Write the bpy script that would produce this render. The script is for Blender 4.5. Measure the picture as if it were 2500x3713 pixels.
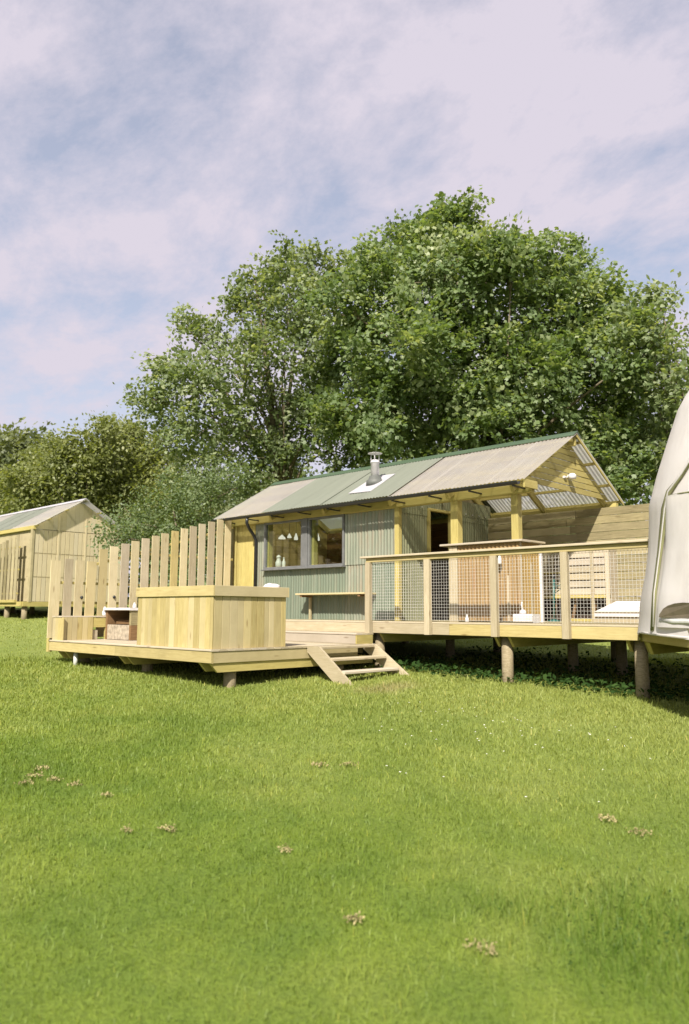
import bpy, math, random
import numpy as np
from mathutils import Vector, Matrix

# ------------------------------------------------------------------ scene, camera, light
S = bpy.context.scene
for o in list(bpy.data.objects):
    bpy.data.objects.remove(o)
COL = S.collection
V = Vector
random.seed(11)

# datum: z = 0 is the floor of the upper deck; x runs along the cabin front, y goes back from it
cam_d = bpy.data.cameras.new('camera')
cam = bpy.data.objects.new('camera', cam_d)
COL.objects.link(cam)
FW = V((-0.687, 0.715, 0.129)).normalized()
RT = V((0.721, 0.693, 0.0052))
RT = (RT - FW * RT.dot(FW)).normalized()
UP = RT.cross(FW)
cam.matrix_world = Matrix(((RT.x, UP.x, -FW.x, 0), (RT.y, UP.y, -FW.y, 0), (RT.z, UP.z, -FW.z, 0.15), (0, 0, 0, 1)))
cam_d.sensor_fit = 'VERTICAL'
cam_d.sensor_height = 36.0
cam_d.lens = 27.05
cam_d.dof.use_dof = True
cam_d.dof.focus_distance = 11.5
cam_d.dof.aperture_fstop = 1.8
cam_d.clip_start = 0.05
cam_d.clip_end = 3000
S.camera = cam

SUN_AZ = math.radians(180 - 29)      # clockwise from +Y
SUN_EL = math.radians(43)
world = bpy.data.worlds.new('World')
S.world = world
world.use_nodes = True
wn = world.node_tree
wn.nodes.clear()
def wnode(t, **k):
    n = wn.nodes.new(t)
    for a, b in k.items():
        setattr(n, a, b)
    return n
def wl(a, b):
    wn.links.new(a, b)
w_out = wnode('ShaderNodeOutputWorld')
w_bg = wnode('ShaderNodeBackground')
w_bg.inputs['Strength'].default_value = 0.076
w_sky = wnode('ShaderNodeTexSky', sky_type='NISHITA', sun_disc=False, sun_elevation=SUN_EL, sun_rotation=SUN_AZ)
w_sky.air_density = 1.0
w_sky.dust_density = 1.5
w_tc = wnode('ShaderNodeTexCoord')
w_sep = wnode('ShaderNodeSeparateXYZ')
wl(w_tc.outputs['Generated'], w_sep.inputs[0])
w_zz = wnode('ShaderNodeMath', operation='ADD')
w_zz.inputs[1].default_value = 0.22
w_ab = wnode('ShaderNodeMath', operation='ABSOLUTE')
wl(w_sep.outputs['Z'], w_ab.inputs[0])
wl(w_ab.outputs[0], w_zz.inputs[0])
w_dx = wnode('ShaderNodeMath', operation='DIVIDE')
w_dy = wnode('ShaderNodeMath', operation='DIVIDE')
wl(w_sep.outputs['X'], w_dx.inputs[0]); wl(w_zz.outputs[0], w_dx.inputs[1])
wl(w_sep.outputs['Y'], w_dy.inputs[0]); wl(w_zz.outputs[0], w_dy.inputs[1])
w_cb = wnode('ShaderNodeCombineXYZ')
wl(w_dx.outputs[0], w_cb.inputs[0]); wl(w_dy.outputs[0], w_cb.inputs[1])
w_map = wnode('ShaderNodeMapping')
w_map.inputs['Location'].default_value = (3.1, 1.4, 0)
w_map.inputs['Rotation'].default_value = (0, 0, math.radians(40))
w_map.inputs['Scale'].default_value = (0.9, 1.25, 1)
wl(w_cb.outputs[0], w_map.inputs['Vector'])
w_n1 = wnode('ShaderNodeTexNoise')
w_n1.inputs['Scale'].default_value = 2.7
w_n1.inputs['Detail'].default_value = 9
w_n1.inputs['Roughness'].default_value = 0.66
w_n1.inputs['Distortion'].default_value = 0.15
wl(w_map.outputs[0], w_n1.inputs['Vector'])
w_r1 = wnode('ShaderNodeValToRGB')
w_r1.color_ramp.elements[0].position = 0.36
w_r1.color_ramp.elements[0].color = (0.44, 0.44, 0.44, 1)
w_r1.color_ramp.elements[1].position = 0.57
w_r1.color_ramp.elements[1].color = (1, 1, 1, 1)
wl(w_n1.outputs['Fac'], w_r1.inputs[0])
w_hs = wnode('ShaderNodeMixRGB', blend_type='MULTIPLY')
w_hs.inputs['Fac'].default_value = 1.0
w_hs.inputs['Color2'].default_value = (1.02, 1.08, 1.02, 1)
wl(w_sky.outputs[0], w_hs.inputs['Color1'])
w_mix = wnode('ShaderNodeMixRGB')
w_mix.inputs['Color2'].default_value = (4.22, 3.92, 4.48, 1)
w_hz = wnode('ShaderNodeMapRange')      # thin haze thickens towards the horizon, all the way round
w_hz.inputs['From Min'].default_value = 0.0
w_hz.inputs['From Max'].default_value = 0.75
w_hz.inputs['To Min'].default_value = 0.95
w_hz.inputs['To Max'].default_value = 0.0
wl(w_ab.outputs[0], w_hz.inputs['Value'])
w_mx = wnode('ShaderNodeMath', operation='MAXIMUM')
wl(w_r1.outputs[0], w_mx.inputs[0])
wl(w_hz.outputs[0], w_mx.inputs[1])
wl(w_mx.outputs[0], w_mix.inputs['Fac'])
wl(w_hs.outputs[0], w_mix.inputs['Color1'])
wl(w_mix.outputs[0], w_bg.inputs['Color'])
wl(w_bg.outputs[0], w_out.inputs['Surface'])

sun_d = bpy.data.lights.new('sun', 'SUN')
sun_d.energy = 3.7
sun_d.angle = math.radians(1.5)
sun_d.color = (1.0, 0.93, 0.82)
sun = bpy.data.objects.new('sun', sun_d)
COL.objects.link(sun)
to_sun = V((math.sin(SUN_AZ) * math.cos(SUN_EL), math.cos(SUN_AZ) * math.cos(SUN_EL), math.sin(SUN_EL)))
sun.rotation_mode = 'QUATERNION'
sun.rotation_quaternion = to_sun.to_track_quat('Z', 'Y')
sun.location = (0, 0, 40)

S.view_settings.view_transform = 'Standard'
S.view_settings.look = 'None'
S.view_settings.gamma = 1
S.view_settings.exposure = 1.2
S.view_settings.use_curve_mapping = False
try:
    S.cycles.max_bounces = 8
    S.cycles.transparent_max_bounces = 24
    S.cycles.sample_clamp_indirect = 6
except Exception:
    pass

# ------------------------------------------------------------------ materials
class NT:
    def __init__(s, name):
        s.m = bpy.data.materials.new(name)
        s.m.use_nodes = True
        s.t = s.m.node_tree
        s.t.nodes.clear()
        s.out = s.t.nodes.new('ShaderNodeOutputMaterial')
    def n(s, t, ins=None, **k):
        n = s.t.nodes.new(t)
        for a, b in k.items():
            setattr(n, a, b)
        for a, b in (ins or {}).items():
            if hasattr(b, 'is_output'):
                s.t.links.new(b, n.inputs[a])
            else:
                n.inputs[a].default_value = b
        return n
    def math(s, op, a, b=0.0):
        return s.n('ShaderNodeMath', {0: a, 1: b}, operation=op).outputs[0]
    def vmath(s, op, a, b):
        return s.n('ShaderNodeVectorMath', {0: a, 1: b}, operation=op).outputs[0]
    def noise(s, vec, scale, detail=4, rough=0.55, dist=0.0):
        return s.n('ShaderNodeTexNoise', {'Vector': vec, 'Scale': scale, 'Detail': detail, 'Roughness': rough, 'Distortion': dist}).outputs['Fac']
    def ramp(s, fac, stops):
        r = s.n('ShaderNodeValToRGB', {0: fac})
        e = r.color_ramp.elements
        while len(e) < len(stops):
            e.new(0.5)
        for i, (p, c) in enumerate(stops):
            e[i].position = p
            e[i].color = (c[0], c[1], c[2], 1) if not isinstance(c, (int, float)) else (c, c, c, 1)
        return r.outputs[0]
    def mix(s, fac, a, b, mode='MIX'):
        def col(c):
            return (c[0], c[1], c[2], 1) if isinstance(c, (tuple, list)) else c
        return s.n('ShaderNodeMixRGB', {'Fac': fac, 'Color1': col(a), 'Color2': col(b)}, blend_type=mode).outputs[0]
    def bump(s, h, strength=0.3, dist=0.01):
        return s.n('ShaderNodeBump', {'Height': h, 'Strength': strength, 'Distance': dist}).outputs[0]
    def bsdf(s, **k):
        b = s.n('ShaderNodeBsdfPrincipled')
        for a, v in k.items():
            nm = {'color': 'Base Color', 'rough': 'Roughness', 'metal': 'Metallic', 'normal': 'Normal', 'spec': 'Specular IOR Level', 'trans': 'Transmission Weight'}[a]
            if hasattr(v, 'is_output'):
                s.t.links.new(v, b.inputs[nm])
            else:
                b.inputs[nm].default_value = (v[0], v[1], v[2], 1) if isinstance(v, tuple) else v
        return b.outputs[0]
    def done(s, sh):
        s.t.links.new(sh, s.out.inputs['Surface'])
        return s.m

def objvec(t):
    tc = t.n('ShaderNodeTexCoord').outputs['Object']
    r = t.n('ShaderNodeObjectInfo').outputs['Random']
    off = t.n('ShaderNodeCombineXYZ', {0: t.math('MULTIPLY', r, 41.0), 1: t.math('MULTIPLY', r, 17.0), 2: t.math('MULTIPLY', r, 29.0)}).outputs[0]
    return t.vmath('ADD', tc, off), r

def wood(name, c1, c2, pale=None, rough=0.75, vary=0.25, stain=0.25, knot=True):
    t = NT(name)
    vec, rnd = objvec(t)
    gv = t.vmath('MULTIPLY', vec, (1.3, 16.0, 16.0))
    g = t.noise(gv, 3.0, 6, 0.6, 0.6)
    col = t.ramp(g, [(0.3, c1), (0.68, c2)])
    if pale:
        rp = t.math('FRACT', t.math('MULTIPLY', rnd, 7.31))
        col = t.mix(t.ramp(rp, [(0.35, 0.0), (0.95, 0.9)]), col, t.mix(g, pale, tuple(x * 0.8 for x in pale)))
    st = t.ramp(t.noise(vec, 2.3, 5, 0.6), [(0.42, 0.0), (0.72, 1.0)])
    col = t.mix(t.math('MULTIPLY', st, stain), col, tuple(x * 0.5 for x in c1))
    if knot:
        vo = t.n('ShaderNodeTexVoronoi', {'Vector': t.vmath('MULTIPLY', vec, (1.6, 7.0, 7.0)), 'Scale': 1.0}).outputs['Distance']
        col = t.mix(t.ramp(vo, [(0.05, 0.6), (0.13, 0.0)]), col, (c1[0] * 0.45, c1[1] * 0.36, c1[2] * 0.3))
    val = t.math('ADD', t.math('MULTIPLY', t.math('FRACT', t.math('MULTIPLY', rnd, 3.77)), vary), 1.0 - vary / 2)
    col = t.n('ShaderNodeHueSaturation', {'Color': col, 'Value': val}).outputs[0]
    return t.done(t.bsdf(color=col, rough=rough, normal=t.bump(g, 0.35, 0.004), spec=0.25))

def corrugated(name, c1, c2, c3, rust=0.0, rustc=(0.30, 0.14, 0.05), rough=0.45, metal=0.25):
    t = NT(name)
    vec, rnd = objvec(t)
    s1 = t.noise(t.vmath('MULTIPLY', vec, (13.0, 0.9, 1.0)), 1.0, 6, 0.6, 0.2)
    s2 = t.noise(vec, 3.5, 7, 0.65)
    col = t.ramp(s1, [(0.28, c1), (0.52, c2), (0.74, c3)])
    col = t.mix(t.ramp(s2, [(0.35, 0.0), (0.7, 0.45)]), col, c2)
    if rust > 0:
        rr = t.math('MULTIPLY', t.ramp(s1, [(0.45, 0.0), (0.62, 1.0)]), t.ramp(t.noise(vec, 2.2, 6, 0.7), [(0.42, 0.0), (0.6, 1.0)]))
        col = t.mix(t.math('MULTIPLY', rr, rust), col, rustc)
    return t.done(t.bsdf(color=col, rough=rough, metal=metal, normal=t.bump(s2, 0.08, 0.004)))

def plain(name, c, rough=0.6, metal=0.0, noise_amt=0.15, scale=6.0, spec=0.5):
    t = NT(name)
    vec, rnd = objvec(t)
    f = t.noise(vec, scale, 6, 0.6)
    lo = tuple(x * (1 - noise_amt) for x in c)
    hi = tuple(min(0.9, x * (1 + noise_amt)) for x in c)
    return t.done(t.bsdf(color=t.ramp(f, [(0.3, lo), (0.7, hi)]), rough=rough, metal=metal, normal=t.bump(f, 0.1, 0.004), spec=spec))

M = {}
M['new_wood'] = wood('treated_softwood', (0.36, 0.285, 0.115), (0.47, 0.39, 0.18), pale=(0.48, 0.41, 0.25), stain=0.25, vary=0.3)
M['yellow_wood'] = wood('yellow_treated_softwood', (0.36, 0.295, 0.095), (0.46, 0.39, 0.15), stain=0.22, vary=0.3)
M['pale_wood'] = wood('sun_bleached_softwood', (0.36, 0.30, 0.19), (0.46, 0.395, 0.275), pale=(0.48, 0.42, 0.34), stain=0.22, vary=0.3)
M['bleached_wood'] = wood('bleached_picket_softwood', (0.46, 0.385, 0.22), (0.56, 0.485, 0.305), pale=(0.58, 0.51, 0.36), stain=0.2, vary=0.3)
M['old_wood'] = wood('weathered_boards', (0.19, 0.16, 0.08), (0.33, 0.28, 0.155), pale=(0.40, 0.345, 0.215), stain=0.35, vary=0.4)
M['log_wood'] = wood('round_stilt_timber', (0.19, 0.15, 0.085), (0.33, 0.275, 0.185), stain=0.35)
M['red_wood'] = wood('reddish_plank', (0.15, 0.085, 0.038), (0.24, 0.145, 0.07), stain=0.3)
M['shaded_lining'] = wood('shade_painted_lining_boards', (0.12, 0.06, 0.022), (0.20, 0.11, 0.04), stain=0.3)  # lining boards again, with the dimness indoors painted into a brown colour
M['yellow_lining'] = wood('golden_lining_boards', (0.46, 0.34, 0.11), (0.56, 0.43, 0.17), stain=0.2)
M['cabin_far'] = wood('pale_cladding', (0.48, 0.405, 0.245), (0.55, 0.47, 0.305), pale=(0.56, 0.49, 0.34), stain=0.12, vary=0.08, knot=False)
M['wall_green'] = corrugated('green_grey_corrugated_steel', (0.125, 0.158, 0.115), (0.178, 0.212, 0.158), (0.25, 0.272, 0.21), rust=0.12, rustc=(0.22, 0.13, 0.06))
M['wall_worn'] = corrugated('worn_corrugated_steel', (0.165, 0.195, 0.142), (0.255, 0.27, 0.208), (0.38, 0.37, 0.305), rust=0.4, rustc=(0.24, 0.15, 0.08))
M['wall_dark'] = corrugated('dull_corrugated_steel', (0.17, 0.18, 0.105), (0.22, 0.23, 0.14), (0.27, 0.27, 0.18), rust=0.1, rough=0.55)
M['bar_rust'] = corrugated('rusted_corrugated_steel', (0.21, 0.13, 0.05), (0.285, 0.185, 0.075), (0.37, 0.28, 0.15), rust=0.5, rustc=(0.24, 0.11, 0.05), rough=0.6, metal=0.1)
M['bar_orange'] = corrugated('orange_corrugated_steel', (0.27, 0.175, 0.05), (0.33, 0.22, 0.068), (0.39, 0.29, 0.12), rust=0.3, rustc=(0.28, 0.15, 0.06), rough=0.6, metal=0.1)
M['roof_green'] = corrugated('green_roof_steel', (0.155, 0.168, 0.132), (0.178, 0.192, 0.15), (0.20, 0.215, 0.172), rough=0.42, metal=0.1)
M['ridge_green'] = corrugated('dark_green_ridge_steel', (0.05, 0.085, 0.05), (0.07, 0.11, 0.065), (0.09, 0.13, 0.08), rough=0.4, metal=0.1)
M['grey_frame'] = plain('grey_painted_frame', (0.135, 0.138, 0.138), 0.45)
M['black_plastic'] = plain('black_plastic', (0.018, 0.019, 0.021), 0.35)
M['flue_steel'] = plain('brushed_flue_steel', (0.62, 0.60, 0.62), 0.5, 0.1)
M['flash_lead'] = plain('pale_flashing', (0.44, 0.425, 0.45), 0.5, 0.1)
M['boot_grey'] = plain('dark_flue_boot', (0.10, 0.105, 0.095), 0.6)
M['white_paint'] = plain('white_paint', (0.62, 0.60, 0.60), 0.4, noise_amt=0.06)
def lit():
    t = NT('lit_lamp_shade')
    return t.done(t.n('ShaderNodeEmission', {'Color': (1.0, 0.93, 0.80, 1), 'Strength': 0.45}).outputs[0])
M['lit_lamp'] = lit()
M['white_cloth'] = plain('white_fabric', (0.58, 0.56, 0.56), 0.85, noise_amt=0.06, spec=0.1)
M['teal'] = plain('teal_enamel', (0.015, 0.085, 0.075), 0.4)
M['pipe_grey'] = plain('pale_grey_pipe', (0.55, 0.55, 0.52), 0.5)
M['wire'] = plain('galvanised_wire', (0.58, 0.56, 0.52), 0.5, 0.1)
M['stone'] = plain('grey_stone_slab', (0.33, 0.28, 0.21), 0.85, noise_amt=0.45, scale=14)
M['slab'] = plain('pale_slab', (0.60, 0.57, 0.56), 0.7)
M['dark_inside'] = plain('near_black_inside', (0.035, 0.02, 0.012), 0.9)  # near-black colour for the inside of openings
M['dark_window'] = plain('dark_mesh_window', (0.16, 0.13, 0.09), 0.5)
M['seam_shade_green'] = plain('canvas_seam_and_fold_shade', (0.20, 0.20, 0.10), 0.85, spec=0.1)  # seam colour that also paints the shadow inside the flap folds
M['bark'] = plain('tree_bark', (0.15, 0.125, 0.085), 0.9, noise_amt=0.45, scale=9, spec=0.1)
M['white_petal'] = plain('daisy_white', (0.78, 0.76, 0.72), 0.8)
M['dry_grass'] = plain('dried_grass', (0.29, 0.25, 0.12), 0.9, noise_amt=0.4, scale=30, spec=0.1)

def canvas():
    t = NT('tent_canvas')
    tc = t.n('ShaderNodeTexCoord').outputs['Object']
    f = t.noise(tc, 2.0, 6, 0.6)
    col = t.ramp(f, [(0.3, (0.72, 0.685, 0.665)), (0.7, (0.77, 0.745, 0.74))])
    nb = t.bump(t.noise(t.vmath('MULTIPLY', tc, (2, 2, 0.8)), 1.0, 3, 0.45), 0.3, 0.10)
    d = t.n('ShaderNodeBsdfDiffuse', {'Color': col, 'Normal': nb}).outputs[0]
    tr = t.n('ShaderNodeBsdfTranslucent', {'Color': (0.76, 0.72, 0.68, 1)}).outputs[0]
    return t.done(t.n('ShaderNodeMixShader', {0: 0.34, 1: d, 2: tr}).outputs[0])
M['canvas'] = canvas()

def poly():
    t = NT('translucent_corrugated_plastic')
    vec, rnd = objvec(t)
    f = t.noise(t.vmath('MULTIPLY', vec, (9, 0.8, 1)), 1.0, 5, 0.6)
    col = t.ramp(f, [(0.3, (0.44, 0.41, 0.40)), (0.7, (0.54, 0.51, 0.50))])
    d = t.n('ShaderNodeBsdfDiffuse', {'Color': col}).outputs[0]
    tr = t.n('ShaderNodeBsdfTranslucent', {'Color': (0.80, 0.78, 0.68, 1)}).outputs[0]
    tp = t.n('ShaderNodeBsdfTransparent', {'Color': (0.82, 0.84, 0.76, 1)}).outputs[0]
    gl = t.n('ShaderNodeBsdfGlossy', {'Color': (0.8, 0.8, 0.8, 1), 'Roughness': 0.25}).outputs[0]
    a = t.n('ShaderNodeMixShader', {0: 0.55, 1: d, 2: tr}).outputs[0]
    b = t.n('ShaderNodeMixShader', {0: 0.22, 1: a, 2: tp}).outputs[0]
    return t.done(t.n('ShaderNodeMixShader', {0: 0.06, 1: b, 2: gl}).outputs[0])
M['poly'] = poly()

def glass():
    t = NT('window_glass')
    bf_ = t.n('ShaderNodeNewGeometry').outputs['Backfacing']
    fr = t.n('ShaderNodeFresnel', {'IOR': t.math('ADD', t.math('MULTIPLY', bf_, 1 / 1.55 - 1.55), 1.55)}).outputs[0]
    tp = t.n('ShaderNodeBsdfTransparent', {'Color': (0.86, 0.90, 0.86, 1)}).outputs[0]
    gl = t.n('ShaderNodeBsdfGlossy', {'Color': (1, 1, 1, 1), 'Roughness': 0.0}).outputs[0]
    return t.done(t.n('ShaderNodeMixShader', {0: fr, 1: tp, 2: gl}).outputs[0])
M['glass'] = glass()

def leaf(name, dark, mid, pale, translucency=0.38, rough=0.5, spec=0.5):
    t = NT(name)
    a = t.n('ShaderNodeAttribute', attribute_name='tone').outputs['Fac']
    col = t.ramp(a, [(0.0, dark), (0.5, mid), (1.0, pale)])
    p = t.bsdf(color=col, rough=rough, spec=spec)
    tr = t.n('ShaderNodeBsdfTranslucent', {'Color': t.mix(1.0, col, (1.5, 1.5, 0.6), 'MULTIPLY')}).outputs[0]
    return t.done(t.n('ShaderNodeMixShader', {0: translucency, 1: p, 2: tr}).outputs[0])
M['leaf_main'] = leaf('sycamore_leaf', (0.072, 0.120, 0.042), (0.150, 0.212, 0.076), (0.38, 0.42, 0.23), 0.44)
M['leaf_left'] = leaf('loose_sycamore_leaf', (0.08, 0.118, 0.046), (0.172, 0.222, 0.095), (0.41, 0.44, 0.28), 0.44)
M['leaf_hedge'] = leaf('hedge_leaf', (0.11, 0.135, 0.040), (0.195, 0.225, 0.075), (0.30, 0.31, 0.13), 0.44)
M['leaf_bush'] = leaf('bush_leaf', (0.075, 0.115, 0.045), (0.140, 0.190, 0.082), (0.25, 0.30, 0.155), 0.42)
M['leaf_far'] = leaf('far_leaf', (0.085, 0.11, 0.042), (0.145, 0.17, 0.068), (0.22, 0.245, 0.11))
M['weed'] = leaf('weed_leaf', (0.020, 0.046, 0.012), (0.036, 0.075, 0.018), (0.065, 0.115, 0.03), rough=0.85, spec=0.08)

def grass_color(t):
    pos = t.n('ShaderNodeNewGeometry').outputs['Position']
    f1 = t.noise(pos, 0.55, 4, 0.55)
    f2 = t.noise(pos, 2.6, 5, 0.6)
    col = t.ramp(f1, [(0.32, (0.148, 0.212, 0.032)), (0.5, (0.185, 0.252, 0.038)), (0.68, (0.245, 0.295, 0.058))])
    col = t.mix(t.ramp(f2, [(0.40, 0.0), (0.66, 0.65)]), col, (0.118, 0.188, 0.030))
    yy = t.n('ShaderNodeSeparateXYZ', {0: pos}).outputs['Y']
    dry_or_sheen = t.ramp(t.math('ADD', t.math('MULTIPLY', yy, 0.09), t.math('MULTIPLY', f1, 0.55)), [(0.55, 0.0), (1.0, 0.75)])
    col = t.mix(dry_or_sheen, col, (0.285, 0.320, 0.090))  # grazing sheen of the lawn near the deck, painted in as drier grass
    q = t.vmath('MULTIPLY', t.vmath('SUBTRACT', pos, (-7.35, 8.55, -0.9)), (1.25, 0.75, 0.0))
    ln = t.n('ShaderNodeVectorMath', {0: q}, operation='LENGTH').outputs['Value']
    worn = t.ramp(t.math('ADD', ln, t.math('MULTIPLY', f2, 0.8)), [(0.5, 0.75), (1.25, 0.0)])
    return t.mix(worn, col, (0.30, 0.27, 0.13)), f2
def grass_mat():
    t = NT('grass_blades')
    col, f2 = grass_color(t)
    a = t.n('ShaderNodeAttribute', attribute_name='tone').outputs['Fac']
    col = t.mix(1.0, col, t.ramp(a, [(0.0, (0.60, 0.74, 0.62)), (0.5, (1.0, 1.0, 1.0)), (0.93, (1.3, 1.2, 1.15)), (1.0, (1.8, 1.4, 1.7))]), 'MULTIPLY')
    p = t.bsdf(color=col, rough=0.5, spec=0.3)
    tr = t.n('ShaderNodeBsdfTranslucent', {'Color': t.mix(1.0, col, (1.5, 1.5, 0.7), 'MULTIPLY')}).outputs[0]
    return t.done(t.n('ShaderNodeMixShader', {0: 0.35, 1: p, 2: tr}).outputs[0])
M['grass'] = grass_mat()
def ground_mat():
    t = NT('lawn_ground')
    col, f2 = grass_color(t)
    pos = t.n('ShaderNodeNewGeometry').outputs['Position']
    f3 = t.noise(pos, 45.0, 5, 0.7)
    col = t.mix(t.ramp(f3, [(0.35, 0.55), (0.65, 0.0)]), col, (0.045, 0.07, 0.018))
    return t.done(t.bsdf(color=col, rough=0.9, normal=t.bump(f3, 0.8, 0.03), spec=0.1))
M['ground'] = ground_mat()

# ------------------------------------------------------------------ helpers
WM = {}
def link(o, parent, M4):
    COL.objects.link(o)
    if parent is not None:
        o.parent = parent
        o.matrix_basis = WM[parent].inverted() @ M4
    else:
        o.matrix_basis = M4
    WM[o] = M4
    return o
def thing(name, label, cat, loc, group=None):
    o = bpy.data.objects.new(name, None)
    o.empty_display_size = 0.2
    link(o, None, Matrix.Translation(V(loc)))
    o['label'] = label
    o['category'] = cat
    if group:
        o['group'] = group
    return o
def tag(o, label, cat, group=None, kind=None):
    if label:
        o['label'] = label
    if cat:
        o['category'] = cat
    if group:
        o['group'] = group
    if kind:
        o['kind'] = kind
    return o
def mesh_obj(name, verts, faces, mat, parent=None, M4=None, smooth=False):
    me = bpy.data.meshes.new(name)
    me.from_pydata([tuple(v) for v in verts], [], faces)
    me.materials.append(M[mat])
    if smooth:
        me.polygons.foreach_set('use_smooth', [True] * len(me.polygons))
    me.update()
    return link(bpy.data.objects.new(name, me), parent, M4 or Matrix.Identity(4))
_cache = {}
def prism_mesh(L, W, T, mat, ch=None):
    """board: length along x, width along y, thickness along z, long edges chamfered"""
    key = (round(L, 3), round(W, 3), round(T, 3), mat, ch)
    if key in _cache:
        return _cache[key]
    c = ch if ch is not None else min(0.006, 0.15 * min(W, T))
    w, t = W / 2, T / 2
    prof = [(-w + c, -t), (w - c, -t), (w, -t + c), (w, t - c), (w - c, t), (-w + c, t), (-w, t - c), (-w, -t + c)]
    vs = [(x, y, z) for x in (-L / 2, L / 2) for (y, z) in prof]
    fs = [[i, (i + 1) % 8, 8 + (i + 1) % 8, 8 + i] for i in range(8)]
    fs = [f[::-1] for f in fs] + [list(range(8)), list(range(15, 7, -1))]
    me = bpy.data.meshes.new('board_' + mat)
    me.from_pydata(vs, [], [f[::-1] for f in fs])
    me.materials.append(M[mat])
    me.update()
    _cache[key] = me
    return me
def bar(name, mat, parent, p0, p1, W, T, wdir=(0, 0, 1), ch=None):
    """a timber from p0 to p1; W is measured along wdir, T across it"""
    p0, p1 = V(p0), V(p1)
    ax = p1 - p0
    L = ax.length
    ax.normalize()
    wd = V(wdir)
    wd = (wd - ax * wd.dot(ax)).normalized()
    td = ax.cross(wd)
    c = (p0 + p1) / 2
    m = Matrix(((ax.x, wd.x, td.x, c.x), (ax.y, wd.y, td.y, c.y), (ax.z, wd.z, td.z, c.z), (0, 0, 0, 1)))
    return link(bpy.data.objects.new(name, prism_mesh(L, W, T, mat, ch)), parent, m)
def tube_geo(pts, rads, n=10, caps=True):
    pts = [V(p) for p in pts]
    if isinstance(rads, (int, float)):
        rads = [rads] * len(pts)
    vs, fs = [], []
    ref = None
    for i, p in enumerate(pts):
        d = (pts[min(i + 1, len(pts) - 1)] - pts[max(i - 1, 0)]).normalized()
        if ref is None:
            ref = V((0, 0, 1)) if abs(d.z) < 0.9 else V((1, 0, 0))
        a = (ref - d * ref.dot(d)).normalized()
        b = d.cross(a)
        ref = a
        for k in range(n):
            an = 2 * math.pi * k / n
            vs.append(p + (a * math.cos(an) + b * math.sin(an)) * rads[i])
    for i in range(len(pts) - 1):
        for k in range(n):
            fs.append([i * n + k, i * n + (k + 1) % n, (i + 1) * n + (k + 1) % n, (i + 1) * n + k])
    if caps:
        fs.append(list(range(n - 1, -1, -1)))
        fs.append([(len(pts) - 1) * n + k for k in range(n)])
    return vs, fs
def tube(name, mat, parent, pts, rads, n=10, smooth=True):
    c = V(pts[0])
    vs, fs = tube_geo([V(p) - c for p in pts], rads, n)
    return mesh_obj(name, vs, fs, mat, parent, Matrix.Translation(c), smooth)
def lathe(name, mat, parent, base, prof, n=24, smooth=True):
    vs, fs = [], []
    for r, z in prof:
        for k in range(n):
            a = 2 * math.pi * k / n
            vs.append((r * math.cos(a), r * math.sin(a), z))
    for i in range(len(prof) - 1):
        for k in range(n):
            fs.append([i * n + k, i * n + (k + 1) % n, (i + 1) * n + (k + 1) % n, (i + 1) * n + k])
    fs.append(list(range(n - 1, -1, -1)))
    fs.append([(len(prof) - 1) * n + k for k in range(n)])
    return mesh_obj(name, vs, fs, mat, parent, Matrix.Translation(V(base)), smooth)
def extrude(name, mat, parent, poly, origin, u, v, depth):
    """polygon (a, b) in the plane origin + a*u + b*v, given thickness along u x v"""
    u, v = V(u).normalized(), V(v).normalized()
    w = u.cross(v)
    m = Matrix(((u.x, v.x, w.x, origin[0]), (u.y, v.y, w.y, origin[1]), (u.z, v.z, w.z, origin[2]), (0, 0, 0, 1)))
    n = len(poly)
    vs = [(a, b, 0) for a, b in poly] + [(a, b, depth) for a, b in poly]
    fs = [list(range(n - 1, -1, -1)), list(range(n, 2 * n))] + [[i, (i + 1) % n, n + (i + 1) % n, n + i] for i in range(n)]
    return mesh_obj(name, vs, fs, mat, parent, m)
_sheets = {}
def sheet(name, mat, parent, origin, u, v, W, L, pitch=0.076, amp=0.009, seg=8):
    """corrugated sheet: corrugations repeat along u, run along v; W wide, L long"""
    key = (mat, round(W, 3), round(L, 3), pitch, amp)
    me = _sheets.get(key)
    if me is None:
        n = max(8, int(round(W / pitch * seg)))
        vs, fs = [], []
        for i in range(n + 1):
            x = W * i / n
            z = amp * math.cos(2 * math.pi * x / pitch)
            vs += [(x, 0, z), (x, L, z)]
        for i in range(n):
            fs.append([2 * i, 2 * i + 2, 2 * i + 3, 2 * i + 1])
        me = bpy.data.meshes.new(name)
        me.from_pydata(vs, [], fs)
        me.materials.append(M[mat])
        me.polygons.foreach_set('use_smooth', [True] * len(me.polygons))
        me.update()
        _sheets[key] = me
    u, v = V(u).normalized(), V(v).normalized()
    w = u.cross(v)
    m = Matrix(((u.x, v.x, w.x, origin[0]), (u.y, v.y, w.y, origin[1]), (u.z, v.z, w.z, origin[2]), (0, 0, 0, 1)))
    return link(bpy.data.objects.new(name, me), parent, m)
def np_mesh(name, verts, loops, nper, mat, attr=None, parent=None, smooth=False, M4=None):
    """fast mesh: every face has nper corners"""
    me = bpy.data.meshes.new(name)
    nf = len(loops) // nper
    me.vertices.add(len(verts))
    me.vertices.foreach_set('co', np.asarray(verts, np.float32).ravel())
    me.loops.add(len(loops))
    me.loops.foreach_set('vertex_index', np.asarray(loops, np.int32))
    me.polygons.add(nf)
    me.polygons.foreach_set('loop_start', np.arange(nf, dtype=np.int32) * nper)
    if attr is not None:
        at = me.attributes.new('tone', 'FLOAT', 'POINT')
        at.data.foreach_set('value', np.asarray(attr, np.float32))
    me.materials.append(M[mat])
    me.update(calc_edges=True)
    if smooth:
        me.polygons.foreach_set('use_smooth', [True] * nf)
    return link(bpy.data.objects.new(name, me), parent, M4 or Matrix.Identity(4))

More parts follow.
